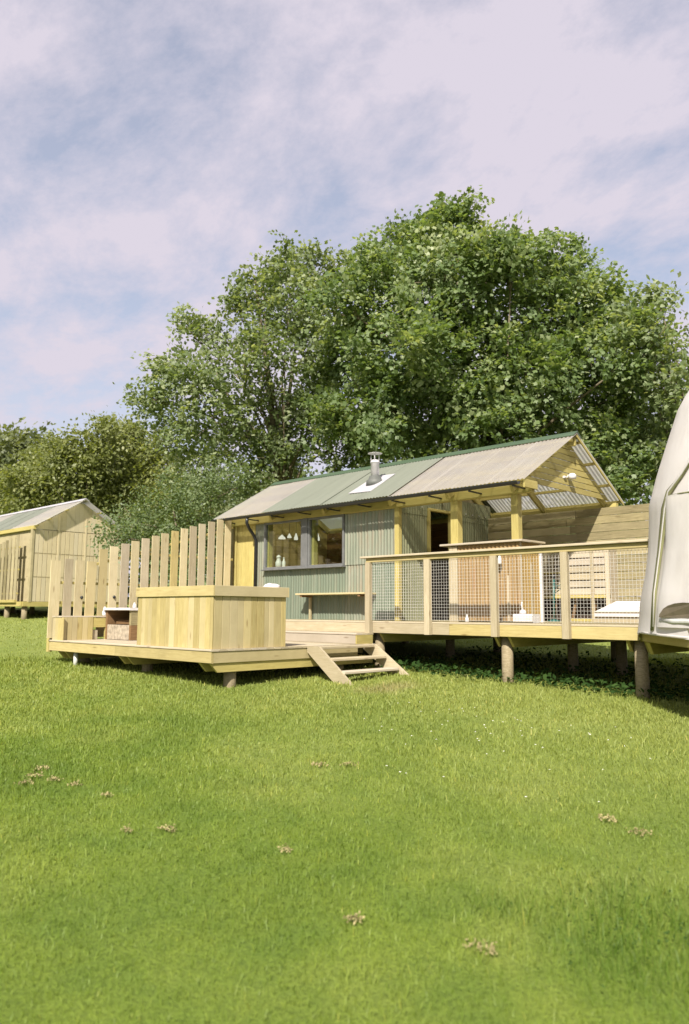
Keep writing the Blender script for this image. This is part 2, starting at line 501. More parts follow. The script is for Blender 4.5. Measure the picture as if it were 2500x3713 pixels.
# ------------------------------------------------------------------ ground
def smooth_noise(x, y):
    return (np.sin(x * 0.9 + 1.3 * np.sin(y * 0.7)) * np.cos(y * 0.8 + 0.9 * np.sin(x * 0.5 + 1.0))) * 0.5 + 0.25 * np.sin(x * 2.3 + y * 1.7) * np.cos(y * 2.1 - x * 1.1)
def gz(x, y):
    x = np.asarray(x, float); y = np.asarray(y, float)
    sx = 40 * np.tanh((x + 8.9) / 40)
    sy = 40 * np.tanh((y - 10.2) / 40)
    near = np.exp(-((x + 6) ** 2 + (y - 6) ** 2) / 900)
    return -0.80 - 0.034 * sx + 0.042 * sy + 0.035 * smooth_noise(x, y) * near
def g(x, y):
    return float(gz(x, y))
def axis_pts(c):
    fine = np.arange(-22, 22.01, 0.4)
    far = np.array([26, 32, 40, 52, 70, 100, 150, 230, 400, 700, 1200.0])
    return np.concatenate([-far[::-1], fine, far]) + c
gx, gy = axis_pts(-8), axis_pts(8)
GX, GY = np.meshgrid(gx, gy, indexing='ij')
gv = np.stack([GX, GY, gz(GX, GY)], -1).reshape(-1, 3)
ny = len(gy)
ii, jj = np.meshgrid(np.arange(len(gx) - 1), np.arange(ny - 1), indexing='ij')
b0 = (ii * ny + jj).ravel()
lp = np.stack([b0, b0 + ny, b0 + ny + 1, b0 + 1], -1).ravel()
lawn = np_mesh('lawn', gv, lp, 4, 'ground', smooth=True)
tag(lawn, None, None, kind='structure')

# ------------------------------------------------------------------ cabin
X0, X1 = -14.0, -9.05          # closed part
YF, YB = 10.9, 14.0
RX0, RX1 = -14.24, -6.2        # roof
EY, EZ, RY, RZ, BY = 10.5, 2.22, 12.33, 3.27, 14.16
cabin = thing('cabin', 'long cabin with green corrugated steel walls, covered porch and steel flue', 'cabin', (-10.2, 10.9, 0))
# front wall: wood at the left, corrugated sheets to the right
x = X0
while x < -13.2:
    w = min(0.118, -13.19 - x)
    bar('cladding_board', 'yellow_wood', cabin, (x + w / 2, YF - 0.012, 0.0), (x + w / 2, YF - 0.012, 2.08), w - 0.006, 0.024, (1, 0, 0))
    x += 0.118
bar('corner_trim', 'old_wood', cabin, (X0 + 0.02, YF - 0.045, 0), (X0 + 0.02, YF - 0.045, 2.08), 0.10, 0.03, (1, 0, 0))
bar('corner_trim', 'yellow_wood', cabin, (X0 + 0.16, YF - 0.04, 0), (X0 + 0.16, YF - 0.04, 2.08), 0.05, 0.03, (1, 0, 0))
def wall_sheet(mat, xa, xb, za, zb, y=YF, dy=0.0):
    return sheet('wall_sheet', mat, cabin, (xa, y - dy, za), (1, 0, 0), (0, 0, 1), xb - xa, zb - za)
wall_sheet('wall_worn', -13.19, -12.86, 0.0, 2.10, dy=0.0)
wall_sheet('wall_green', -12.86, -12.05, 0.0, 1.05, dy=0.004)
wall_sheet('wall_green', -12.07, -11.24, 0.0, 1.05, dy=0.0)
wall_sheet('wall_green', -11.26, -10.43, 0.0, 1.05, dy=0.004)
wall_sheet('wall_worn', -10.43, -9.76, 0.0, 1.09, dy=0.0)
wall_sheet('wall_worn', -10.43, -9.76, 1.06, 2.10, dy=0.016)
wall_sheet('wall_green', -9.78, -9.08, 0.0, 1.09, dy=0.004)
wall_sheet('wall_worn', -9.78, -9.08, 1.06, 2.10, dy=0.020)
# backing behind the sheets, with the window opening left free
bar('wall_backing', 'yellow_lining', cabin, (-13.98, YF + 0.06, 0.52), (-9.1, YF + 0.06, 0.52), 1.03, 0.05)
bar('wall_backing', 'yellow_lining', cabin, (-13.98, YF + 0.06, 1.57), (-12.83, YF + 0.06, 1.57), 1.06, 0.05)
bar('wall_backing', 'yellow_lining', cabin, (-10.45, YF + 0.06, 1.57), (-9.1, YF + 0.06, 1.57), 1.06, 0.05)
# windows
WZ0, WZ1 = 1.05, 2.07
def window(xa, xb):
    f = []
    fw = 0.048
    o = bpy.data.objects.new('window', None)
    link(o, cabin, Matrix.Translation(V(((xa + xb) / 2, YF - 0.02, (WZ0 + WZ1) / 2))))
    bar('frame_rail', 'grey_frame', o, (xa, YF - 0.02, WZ0 + fw / 2), (xb, YF - 0.02, WZ0 + fw / 2), fw, 0.09)
    bar('frame_rail', 'grey_frame', o, (xa, YF - 0.02, WZ1 - 0.02), (xb, YF - 0.02, WZ1 - 0.02), 0.04, 0.09)
    bar('frame_stile', 'grey_frame', o, (xa + fw / 2, YF - 0.02, WZ0 + fw), (xa + fw / 2, YF - 0.02, WZ1 - 0.04), fw, 0.09, (1, 0, 0))
    bar('frame_stile', 'grey_frame', o, (xb - fw / 2, YF - 0.02, WZ0 + fw), (xb - fw / 2, YF - 0.02, WZ1 - 0.04), fw, 0.09, (1, 0, 0))
    bar('pane', 'glass', o, (xa + fw, YF - 0.012, (WZ0 + WZ1) / 2 + 0.012), (xb - fw, YF - 0.012, (WZ0 + WZ1) / 2 + 0.012), WZ1 - WZ0 - 0.105, 0.012, ch=0.0005)
    return o
window(-12.85, -11.62)
window(-11.46, -10.43)
bar('window_mullion', 'grey_frame', cabin, (-11.54, YF - 0.03, WZ0 + 0.001), (-11.54, YF - 0.03, WZ1), 0.155, 0.10, (1, 0, 0))
bar('window_lining', 'yellow_wood', cabin, (-11.385, YF + 0.07, WZ0 + 0.05), (-11.385, YF + 0.07, WZ1), 0.07, 0.12, (1, 0, 0))
bar('window_lining', 'yellow_wood', cabin, (-12.80, YF + 0.07, WZ0 + 0.05), (-12.80, YF + 0.07, WZ1), 0.07, 0.12, (1, 0, 0))
bar('window_sill', 'grey_frame', cabin, (-12.87, YF - 0.075, WZ0 - 0.012), (-10.41, YF - 0.075, WZ0 - 0.012), 0.025, 0.10)
bar('window_board', 'yellow_wood', cabin, (-12.8, YF + 0.16, WZ0 + 0.03), (-10.48, YF + 0.16, WZ0 + 0.03), 0.03, 0.22)
# corner post, porch posts, eaves beam
bar('porch_post', 'yellow_wood', cabin, (X1 - 0.02, YF - 0.03, 0), (X1 - 0.02, YF - 0.03, 2.07), 0.10, 0.10, (1, 0, 0))
bar('porch_post', 'yellow_wood', cabin, (-7.78, YF, 0), (-7.78, YF, 2.07), 0.15, 0.15, (1, 0, 0))
bar('porch_post', 'yellow_wood', cabin, (-6.59, YF, 0), (-6.59, YF, 2.07), 0.13, 0.13, (1, 0, 0))
bar('eaves_beam', 'yellow_wood', cabin, (RX0 + 0.1, YF - 0.03, 2.145), (-9.3, YF - 0.03, 2.145), 0.15, 0.10)
bar('eaves_beam', 'yellow_wood', cabin, (-9.3, YF - 0.03, 2.145), (RX1 - 0.06, YF - 0.03, 2.145), 0.15, 0.10)
bar('eaves_beam', 'yellow_wood', cabin, (RX0 + 0.1, YB - 0.05, 2.145), (RX1 - 0.06, YB - 0.05, 2.145), 0.15, 0.10)
for px in (X1 - 0.02, -7.78, -6.50):
    bar('back_post', 'yellow_wood', cabin, (px, YB - 0.05, 0), (px, YB - 0.05, 2.07), 0.12, 0.10, (1, 0, 0))
# rafters and purlins
sl = (RZ - EZ) / (RY - EY)
def roof_z(y):
    return RZ - sl * abs(y - RY)
for rx in (X0 + 0.05, -12.4, -10.8, X1 - 0.02, -7.78, -6.50):
    bar('rafter', 'yellow_wood', cabin, (rx, EY + 0.12, roof_z(EY + 0.12) - 0.15), (rx, RY - 0.03, RZ - 0.17), 0.14, 0.05)
    bar('rafter', 'yellow_wood', cabin, (rx, RY + 0.03, RZ - 0.17), (rx, BY - 0.1, roof_z(BY - 0.1) - 0.15), 0.14, 0.05)
for f_ in (0.08, 0.37, 0.68, 0.93):
    for side in (-1, 1):
        hy = (RY - EY) if side < 0 else (BY - RY)
        y = RY + side * hy * f_
        bar('purlin', 'yellow_wood', cabin, (RX0 + 0.05, y, roof_z(y) - 0.045), (RX1 - 0.03, y, roof_z(y) - 0.045), 0.05, 0.05)
bar('ridge_board', 'yellow_wood', cabin, (RX0 + 0.06, RY, RZ - 0.13), (RX1 - 0.04, RY, RZ - 0.13), 0.16, 0.045)
# roof sheets: translucent, green steel, translucent
def roof_run(mat, xa, xb, n, lift):
    w = (xb - xa) / n
    Ls = math.hypot(RY - EY, RZ - EZ)
    Lb = math.hypot(BY - RY, sl * (BY - RY))
    cs, sn = 1 / math.hypot(1, sl), sl / math.hypot(1, sl)
    for k in range(n):
        dz = lift + 0.006 * (k % 2)
        sheet('roof_sheet', mat, cabin, (xa + k * w, EY, EZ + dz), (1, 0, 0), (0, cs, sn), w + 0.02, Ls)
        sheet('roof_sheet', mat, cabin, (xa + k * w, RY, RZ + dz), (1, 0, 0), (0, cs, -sn), w + 0.02, Lb)
roof_run('poly', RX0, -12.55, 2, 0.010)
roof_run('roof_green', -12.55, -8.98, 4, 0.018)
roof_run('poly', -9.0, RX1 - 0.02, 4, 0.010)
rc = math.atan(sl)
extrude('ridge_cap', 'ridge_green', cabin, [(-0.15, 0.15 * -sl + 0.03), (0, 0.03), (0.15, 0.15 * -sl + 0.03), (0.15, 0.15 * -sl + 0.042), (0.0, 0.052), (-0.15, 0.15 * -sl + 0.042)], (RX0 - 0.01, RY, RZ), (0, 1, 0), (0, 0, 1), RX1 - RX0 + 0.01)
# flashing and flue
FX, FY = -10.02, 11.30
fz = roof_z(FY)
cs, sn = 1 / math.hypot(1, sl), sl / math.hypot(1, sl)
extrude('flue_flashing', 'flash_lead', cabin, [(-0.32, -0.50), (0.30, -0.54), (0.27, 0.36), (-0.30, 0.38)], (FX, FY, fz + 0.032), (1, 0, 0), (0, cs, sn), 0.008)
flue = lathe('flue', 'flue_steel', cabin, (FX, FY, fz - 0.05), [(0.084, 0), (0.084, 0.47), (0.095, 0.475), (0.095, 0.495), (0.07, 0.50), (0.07, 0.53)], 20)
lathe('flue_boot', 'boot_grey', flue, (FX, FY, fz + 0.0), [(0.185, -0.05), (0.175, 0.06), (0.135, 0.09), (0.115, 0.15), (0.095, 0.16)], 20)
lathe('cowl', 'flue_steel', flue, (FX, FY, fz + 0.61), [(0.14, 0.0), (0.145, 0.006), (0.02, 0.03)], 20)
for a in range(4):
    ax_, ay_ = FX + 0.08 * math.cos(a * 1.57 + 0.6), FY + 0.08 * math.sin(a * 1.57 + 0.6)
    tube('cowl_stay', 'flue_steel', flue, [(ax_, ay_, fz + 0.42), (ax_, ay_, fz + 0.615)], 0.007, 6)
# gutter, brackets, downpipe
prof = [(0.055 * math.cos(a), 0.055 * math.sin(a)) for a in np.linspace(math.pi, 2 * math.pi, 9)]
prof += [(0.049 * math.cos(a), 0.049 * math.sin(a)) for a in np.linspace(2 * math.pi, math.pi, 9)]
extrude('gutter', 'black_plastic', cabin, prof, (RX0 + 0.02, EY - 0.03, EZ - 0.012), (0, 1, 0), (0, 0, 1), RX1 - RX0 - 0.10)
for i in range(10):
    gx_ = RX1 - 0.18 - i * 0.83
    bar('gutter_bracket', 'black_plastic', cabin, (gx_, EY - 0.03, EZ - 0.078), (gx_, YF - 0.09, EZ - 0.085), 0.02, 0.045)
tube('downpipe', 'black_plastic', cabin, [(-13.0, EY - 0.02, EZ - 0.04), (-13.0, EY - 0.02, EZ - 0.17), (-13.07, EY + 0.10, EZ - 0.27), (-13.12, YF - 0.13, EZ - 0.40), (-13.12, YF - 0.06, EZ - 0.52), (-13.12, YF - 0.06, 0.03)], 0.036, 10)
# left end wall and back wall
for k in range(15):
    z = 0.005 + 0.142 * k
    bar('cladding_board', 'yellow_wood', cabin, (X0 - 0.02, YF + 0.02, z + 0.071), (X0 - 0.02, YB - 0.02, z + 0.071), 0.138, 0.024)
    bar('lining_board', 'yellow_lining', cabin, (X0 + 0.04, YF + 0.1, z + 0.071), (X0 + 0.04, YB - 0.06, z + 0.071), 0.138, 0.02)
    bar('lining_board', 'shaded_lining', cabin, (X0 + 0.06, YB - 0.12, z + 0.071), (X1 - 0.06, YB - 0.12, z + 0.071), 0.138, 0.02)
bar('back_wall', 'old_wood', cabin, (X0, YB + 0.02, 1.05), (X1, YB + 0.02, 1.05), 2.1, 0.03)
extrude('gable_panel', 'yellow_lining', cabin, [(YF, 2.08), (YB, 2.08), (YB, roof_z(YB) - 0.1), (RY, RZ - 0.1), (YF, roof_z(YF) - 0.1)], (X0 - 0.01, 0, 0), (0, 1, 0), (0, 0, 1), 0.03)
# inner partition of the closed part
bar('partition', 'shaded_lining', cabin, (-11.3, YF + 1.5, 1.1), (-11.3, YB - 0.15, 1.1), 2.2, 0.04)
# porch wall (faces the porch) with the doorway
DY0, DY1, DZ = 11.76, 12.46, 2.10
def porch_sheet(mat, ya, yb, za, zb, d=0.0):
    return sheet('wall_sheet', mat, cabin, (X1 + 0.0 + d, ya, za), (0, 1, 0), (0, 0, 1), yb - ya, zb - za)
porch_sheet('wall_dark', YF + 0.03, DY0 - 0.05, 0, 2.02)
porch_sheet('wall_dark', DY1 + 0.05, 13.30, 0, 2.02)
porch_sheet('wall_dark', 13.28, YB - 0.1, 0, 2.02, 0.004)
porch_sheet('wall_dark', YF + 0.03, 12.2, 2.10, 2.40, 0.016)
porch_sheet('wall_dark', 12.18, YB - 0.1, 2.10, 2.40, 0.020)
porch_sheet('wall_dark', YF + 0.03, DY0 - 0.05, 1.99, 2.12, 0.012)
porch_sheet('wall_dark', DY1 + 0.05, YB - 0.1, 1.99, 2.12, 0.012)
bar('wall_backing', 'shaded_lining', cabin, (X1 - 0.05, YF + 0.1, 1.2), (X1 - 0.05, DY0 - 0.03, 1.2), 2.4, 0.04)
bar('wall_backing', 'shaded_lining', cabin, (X1 - 0.05, DY1 + 0.03, 1.2), (X1 - 0.05, YB - 0.15, 1.2), 2.4, 0.04)
extrude('gable_panel', 'old_wood', cabin, [(YF + 0.02, 2.12), (YB - 0.1, 2.12), (YB - 0.1, roof_z(YB - 0.1) - 0.1), (RY, RZ - 0.1), (YF + 0.02, roof_z(YF) - 0.1)], (X1 - 0.07, 0, 0), (0, 1, 0), (0, 0, 1), 0.03)
dfr = bpy.data.objects.new('door_frame', None)
link(dfr, cabin, Matrix.Translation(V((X1, (DY0 + DY1) / 2, 0))))
bar('jamb', 'yellow_wood', dfr, (X1 + 0.0, DY0 - 0.02, 0), (X1 + 0.0, DY0 - 0.02, DZ), 0.06, 0.10, (0, 1, 0))
bar('jamb', 'yellow_wood', dfr, (X1 + 0.0, DY1 + 0.02, 0), (X1 + 0.0, DY1 + 0.02, DZ), 0.06, 0.10, (0, 1, 0))
bar('lintel', 'yellow_wood', dfr, (X1 + 0.002, DY0 - 0.052, DZ + 0.025), (X1 + 0.002, DY1 + 0.052, DZ + 0.025), 0.05, 0.10)
# rows of fixing screws on the porch wall
for ya in np.arange(YF + 0.15, YB - 0.2, 0.24):
    for zz in (2.15,):
        lathe('fixing_screw', 'white_paint', cabin, (X1 + 0.028, ya, zz), [(0.011, -0.008), (0.011, 0.008)], 6, False)
# boarded gable over the porch
GXX = -6.42
for k in range(8):
    z0, z1 = 2.27 + 0.108 * k, 2.27 + 0.108 * (k + 1)
    def span(z, s):
        return RY + s * (RZ - 0.10 - z) / sl
    pl = [(span(z0, -1), z0), (span(z0, 1), z0), (span(z1 - 0.014, 1), z1 - 0.014), (span(z1 - 0.014, -1), z1 - 0.014)]
    if RZ - 0.10 < z1:
        pl = [(span(z0, -1), z0), (span(z0, 1), z0), (RY, RZ - 0.10)]
    b = extrude('gable_board', 'yellow_wood', cabin, pl, (GXX + 0.006 * (k % 2), 0, 0), (0, 1, 0), (0, 0, 1), 0.022)
bar('barge_board', 'yellow_wood', cabin, (RX1 - 0.02, RY, RZ - 0.028), (RX1 - 0.02, BY - 0.02, roof_z(BY) - 0.02), 0.045, 0.02)
bar('fascia_end', 'yellow_wood', cabin, (RX1 - 0.03, EY + 0.05, EZ - 0.04), (RX1 - 0.03, YF + 0.04, EZ - 0.04), 0.13, 0.03)
# wall bench / shelf on the front wall
shelf = bar('wall_shelf', 'new_wood', cabin, (-11.50, YF - 0.185, 0.50), (-9.62, YF - 0.185, 0.50), 0.33, 0.035, (0, 1, 0))
for sx in (-11.36, -9.78):
    bar('shelf_batten', 'red_wood', shelf, (sx, YF - 0.33, 0.463), (sx, YF - 0.03, 0.463), 0.04, 0.06)
    bar('shelf_leg', 'old_wood', shelf, (sx, YF - 0.06, 0.0), (sx, YF - 0.06, 0.44), 0.05, 0.05, (1, 0, 0))

wl_ = thing('wall_light', 'small white security light on the boarded gable above the porch', 'light', (GXX + 0.03, 12.3, 2.52))
lathe('lamp_head', 'white_paint', wl_, (GXX + 0.11, 12.3, 2.47), [(0.03, 0), (0.065, 0.01), (0.07, 0.07), (0.045, 0.10)], 14)
bar('bracket', 'white_paint', wl_, (GXX + 0.025, 12.3, 2.53), (GXX + 0.10, 12.3, 2.53), 0.05, 0.03)
bar('sensor', 'white_paint', wl_, (GXX + 0.04, 12.20, 2.50), (GXX + 0.04, 12.13, 2.50), 0.035, 0.05)

# things seen through the windows
for i, (a, lab) in enumerate([((-13.57, 12.0, 1.85), 'wide white lamp shade hanging inside, leftmost behind the left window'),
                              ((-13.31, 12.0, 1.86), 'small round white lamp hanging between the wide shade and the narrow one'),
                              ((-13.08, 12.0, 1.80), 'narrow white lamp hanging inside, rightmost behind the left window'),
                              ((-12.36, 12.0, 1.74), 'white lamp hanging alone behind the right window')]):
    t = thing('hanging_lamp', lab, 'lamp', a, 'white lamps hanging inside the cabin')
    r = [0.085, 0.05, 0.045, 0.045][i]
    h = [0.08, 0.08, 0.13, 0.14][i]
    lathe('lamp_shade', 'lit_lamp', t, (a[0], a[1], a[2]), [(r, 0), (r * 0.95, h * 0.4), (r * 0.35, h), (0.012, h + 0.02)], 16)
    tube('cord', 'black_plastic', t, [(a[0], a[1], a[2] + h), (a[0], a[1], roof_z(a[1]) - 0.15)], 0.004, 5)
t = thing('jug', 'white lidded jug on the sill behind the left window', 'jug', (-12.60, YF + 0.16, WZ0 + 0.045))
lathe('jug_body', 'white_paint', t, (-12.60, YF + 0.16, WZ0 + 0.045), [(0.05, 0), (0.075, 0.04), (0.07, 0.12), (0.04, 0.18), (0.045, 0.20)], 14)
lathe('lid', 'white_paint', t, (-12.60, YF + 0.16, WZ0 + 0.255), [(0.05, 0), (0.055, 0.03), (0.015, 0.07)], 12)
t = thing('bottle', 'tall white bottle beside the jug on the window sill', 'bottle', (-12.42, YF + 0.15, WZ0 + 0.045))
lathe('bottle_body', 'white_paint', t, (-12.42, YF + 0.15, WZ0 + 0.045), [(0.035, 0), (0.04, 0.01), (0.04, 0.12), (0.018, 0.16), (0.018, 0.19)], 14)
lathe('cap', 'white_paint', t, (-12.42, YF + 0.15, WZ0 + 0.235), [(0.02, 0), (0.02, 0.025)], 10)

# ------------------------------------------------------------------ upper deck
deck = thing('raised_deck', 'long raised timber deck on round stilts carrying the cabin and its porch', 'deck', (-9, 12, 0))
DX0, DX1, DYF, DYB = -14.05, -4.25, 10.0, 14.3
for k in range(30):
    y = DYF - 0.012 + 0.0725 + 0.1455 * k
    if y > DYB:
        break
    bar('deck_board', 'old_wood' if k else 'pale_wood', deck, (DX0, y, -0.0145), (DX1, y, -0.0145), 0.14, 0.028, (0, 1, 0))
xs = [DX0, -11.2, -8.97, -7.3, -5.3, DX1 - 0.02]
for i in range(5):
    bar('fascia', 'pale_wood' if i < 3 else 'new_wood', deck, (xs[i] + 0.002, DYF + 0.012, -0.117), (xs[i + 1] - 0.002, DYF + 0.012, -0.117), 0.172, 0.04)
bar('fascia', 'new_wood', deck, (DX0 + 0.02, DYF + 0.04, -0.117), (DX0 + 0.02, DYB, -0.117), 0.172, 0.04)
bar('fascia', 'old_wood', deck, (DX0 + 0.04, DYB - 0.02, -0.117), (DX1, DYB - 0.02, -0.117), 0.172, 0.04)
for jx in np.arange(DX0 + 0.5, DX1 - 0.2, 0.6):
    bar('joist', 'old_wood', deck, (jx, DYF + 0.04, -0.105), (jx, DYB - 0.045, -0.105), 0.145, 0.045)
def bearer(parent, x, ya, yb, zt, h=0.15):
    """timber along y with its front end cut at an angle"""
    p = [(ya, zt), (ya + 0.12, zt - h), (yb, zt - h), (yb, zt)]
    return extrude('bearer', 'yellow_wood', parent, p, (x - 0.022, 0, 0), (0, 1, 0), (0, 0, 1), 0.044)
def stilt(parent, x, y, zt, r=0.088):
    zb = g(x, y) - 0.25
    vs, fs = tube_geo([(0, 0, 0), (0, 0, (zt - zb) * 0.5), (0, 0, zt - zb)], [r * 1.05, r, r * 0.96], 14)
    mesh_obj('stilt', vs, fs, 'log_wood', parent, Matrix.Translation(V((x, y, zb))), True)
for sx in (-8.93, -6.38, -4.33):
    for sy in (10.2, 12.25, 13.9):
        stilt(deck, sx, sy, -0.2)
    bearer(deck, sx - 0.12, 10.06, 14.2, -0.206)
    bearer(deck, sx + 0.12, 10.06, 14.2, -0.206)
for sx in (-11.4, -13.6):
    for sy in (12.25, 13.9):
        stilt(deck, sx, sy, -0.2)
stilt(deck, -5.55, 12.3, -0.2)

# railing with wire mesh
rail = thing('deck_railing', 'timber railing with welded wire mesh bays along the front of the porch deck', 'railing', (-8.97, 9.95, 0))
RP = [-8.965, -7.68, -6.42, -5.26]
for px in RP:
    bar('post', 'pale_wood', rail, (px, DYF - 0.058, -0.203), (px, DYF - 0.058, 1.005), 0.105, 0.09, (1, 0, 0))
bar('handrail', 'pale_wood', rail, (-9.12, DYF - 0.045, 1.095), (-3.95, DYF - 0.045, 1.095), 0.145, 0.034, (0, 1, 0))
bar('upper_rail', 'new_wood', rail, (-9.02, DYF - 0.045, 1.040), (-3.95, DYF - 0.045, 1.040), 0.072, 0.05)
ends = RP + [-4.05]
for i in range(4):
    xa, xb = ends[i] + 0.055, ends[i + 1] - (0.055 if i < 3 else 0)
    vs, fs = [], []
    def addwire(p, q, r=0.0021):
        v, f = tube_geo([p, q], r, 4, False)
        n0 = len(vs)
        vs.extend(v)
        fs.extend([[a + n0 for a in ff] for ff in f])
    n = int((xb - xa) / 0.05)
    for k in range(n + 1):
        xw = xa + k * 0.05
        addwire(V((xw - xa, 0, 0.02)), V((xw - xa, 0, 1.0)))
    for k in range(20):
        addwire(V((0, -0.003, 0.03 + k * 0.05)), V((xb - xa, -0.003, 0.03 + k * 0.05)))
    mp = mesh_obj('mesh_panel', vs, fs, 'wire', rail, Matrix.Translation(V((xa, DYF - 0.03, 0))))

# ------------------------------------------------------------------ step, lower deck, stairs
LZ = -0.38
step = thing('deck_step', 'low timber box step between the lower deck and the upper deck', 'step', (-10.2, 9.78, LZ))
bar('tread', 'pale_wood', step, (-11.6, 9.635, LZ + 0.165), (-8.90, 9.635, LZ + 0.165), 0.14, 0.028, (0, 1, 0))
bar('tread', 'pale_wood', step, (-11.6, 9.78, LZ + 0.165), (-8.90, 9.78, LZ + 0.165), 0.14, 0.028, (0, 1, 0))
bar('tread', 'pale_wood', step, (-11.6, 9.925, LZ + 0.165), (-8.90, 9.925, LZ + 0.165), 0.14, 0.028, (0, 1, 0))
bar('riser', 'pale_wood', step, (-11.59, 9.59, LZ + 0.075), (-8.93, 9.59, LZ + 0.075), 0.148, 0.028)
bar('end_panel', 'yellow_wood', step, (-8.915, 9.577, LZ + 0.05), (-8.915, 9.98, LZ + 0.05), 0.20, 0.028)

ldeck = thing('lower_deck', 'low timber deck on stilts in front of the cabin, with the boarded tub on it', 'deck', (-11.3, 8.3, LZ))
LX0, LX1, LYF, LYB = -13.85, -8.88, 6.575, 9.99
k = 0
y = LYF
while y < LYB - 0.02:
    bar('deck_board', 'pale_wood', ldeck, (LX0, y + 0.07, LZ - 0.014), (LX1, y + 0.07, LZ - 0.014), min(0.14, LYB - y), 0.028, (0, 1, 0))
    y += 0.1455
bar('fascia', 'new_wood', ldeck, (LX0 + 0.01, LYF + 0.032, LZ - 0.112), (-11.5, LYF + 0.032, LZ - 0.112), 0.165, 0.04)
bar('fascia', 'new_wood', ldeck, (-11.497, LYF + 0.032, LZ - 0.112), (LX1 - 0.012, LYF + 0.032, LZ - 0.112), 0.165, 0.04)
bar('fascia', 'new_wood', ldeck, (LX1 - 0.032, LYF + 0.054, LZ - 0.112), (LX1 - 0.032, LYB - 0.4, LZ - 0.112), 0.165, 0.04)
bar('fascia', 'new_wood', ldeck, (LX0 + 0.032, LYF + 0.054, LZ - 0.112), (LX0 + 0.032, LYB, LZ - 0.112), 0.165, 0.04)
for jx in np.arange(LX0 + 0.5, LX1 - 0.2, 0.6):
    bar('joist', 'old_wood', ldeck, (jx, LYF + 0.055, LZ - 0.10), (jx, LYB - 0.02, LZ - 0.10), 0.14, 0.045)
for sx in (-9.06, -11.25, -13.35):
    for sy in (7.05, 9.3):
        stilt(ldeck, sx, sy, LZ - 0.2, 0.092)
    bearer(ldeck, sx - 0.125, LYF + 0.02, LYB, LZ - 0.197, 0.125)
    bearer(ldeck, sx + 0.125, LYF + 0.02, LYB, LZ - 0.197, 0.125)
t = tube('drain_pipe', 'pipe_grey', None, [(-13.02, 6.70, LZ - 0.19), (-13.02, 6.70, g(-13.02, 6.70) - 0.05)], 0.04, 12)
tag(t, 'pale grey waste pipe under the left end of the lower deck', 'pipe')

stairs = thing('garden_stairs', 'short open timber stairs from the lower deck down to the lawn', 'stairs', (-8.3, 9.1, -0.9))
for sy in (8.43, 9.74):
    gzl = g(-8.0, sy) - 0.02
    extrude('stringer', 'pale_wood', stairs, [(-8.872, -0.47), (-8.24, gzl), (-7.86, gzl - 0.012), (-8.62, -0.378), (-8.872, -0.378)], (0, sy + 0.022, 0), (1, 0, 0), (0, 0, 1), 0.044)
for tx, tz in ((-8.72, -0.405), (-8.46, -0.575), (-8.19, -0.755)):
    bar('tread', 'pale_wood', stairs, (tx, 8.435, tz), (tx, 9.690, tz), 0.22, 0.04, (1, 0, 0))

# ------------------------------------------------------------------ boarded tub
tub = thing('hot_tub', 'square hot tub boxed in with vertical softwood boards on the deck corner', 'hot tub', (-9.9, 7.3, LZ))
TX0, TX1, TY0, TY1, TZ = -10.92, -8.94, 6.63, 8.02, 0.37
rng = random.Random(4)
x = TX0
while x < TX1 - 0.02:
    w = min(rng.choice([0.09, 0.115, 0.14, 0.10]), TX1 - x)
    bar('board', 'new_wood', tub, (x + w / 2, TY0 + 0.010 + rng.uniform(-0.003, 0.003), LZ + 0.002), (x + w / 2, TY0 + 0.010, TZ), w - 0.004, 0.02, (1, 0, 0))
    x += w
y = TY0 + 0.024
while y < TY1 - 0.02:
    w = min(rng.choice([0.09, 0.115, 0.14, 0.10]), TY1 - y)
    bar('board', 'new_wood', tub, (TX1 - 0.010 + rng.uniform(-0.003, 0.003), y + w / 2, LZ + 0.002), (TX1 - 0.010, y + w / 2, TZ), w - 0.004, 0.02, (0, 1, 0))
    x_ = TX0 + 0.01
    bar('board', 'new_wood', tub, (x_, y + w / 2, LZ + 0.002), (x_, y + w / 2, TZ), w - 0.004, 0.02, (0, 1, 0))
    y += w
x = TX0 + 0.03
while x < TX1 - 0.05:
    bar('board', 'new_wood', tub, (x + 0.06, TY1 - 0.01, LZ + 0.002), (x + 0.06, TY1 - 0.01, TZ), 0.116, 0.02, (1, 0, 0))
    x += 0.12
for (a, b) in (((TX0 - 0.035, TY0 - 0.012), (TX1 + 0.035, TY0 - 0.012)), ((TX0 - 0.035, TY1 + 0.012), (TX1 + 0.035, TY1 + 0.012))):
    bar('cap_rail', 'new_wood', tub, (a[0], a[1], 0.445), (b[0], b[1], 0.445), 0.15, 0.022)
for xx in (TX0 - 0.024, TX1 + 0.024):
    bar('cap_rail', 'new_wood', tub, (xx, TY0, 0.445), (xx, TY1, 0.445), 0.15, 0.022)
bar('inner_cover', 'old_wood', tub, (TX0 + 0.02, (TY0 + TY1) / 2, 0.44), (TX1 - 0.02, (TY0 + TY1) / 2, 0.44), TY1 - TY0 - 0.04, 0.05, (0, 1, 0))
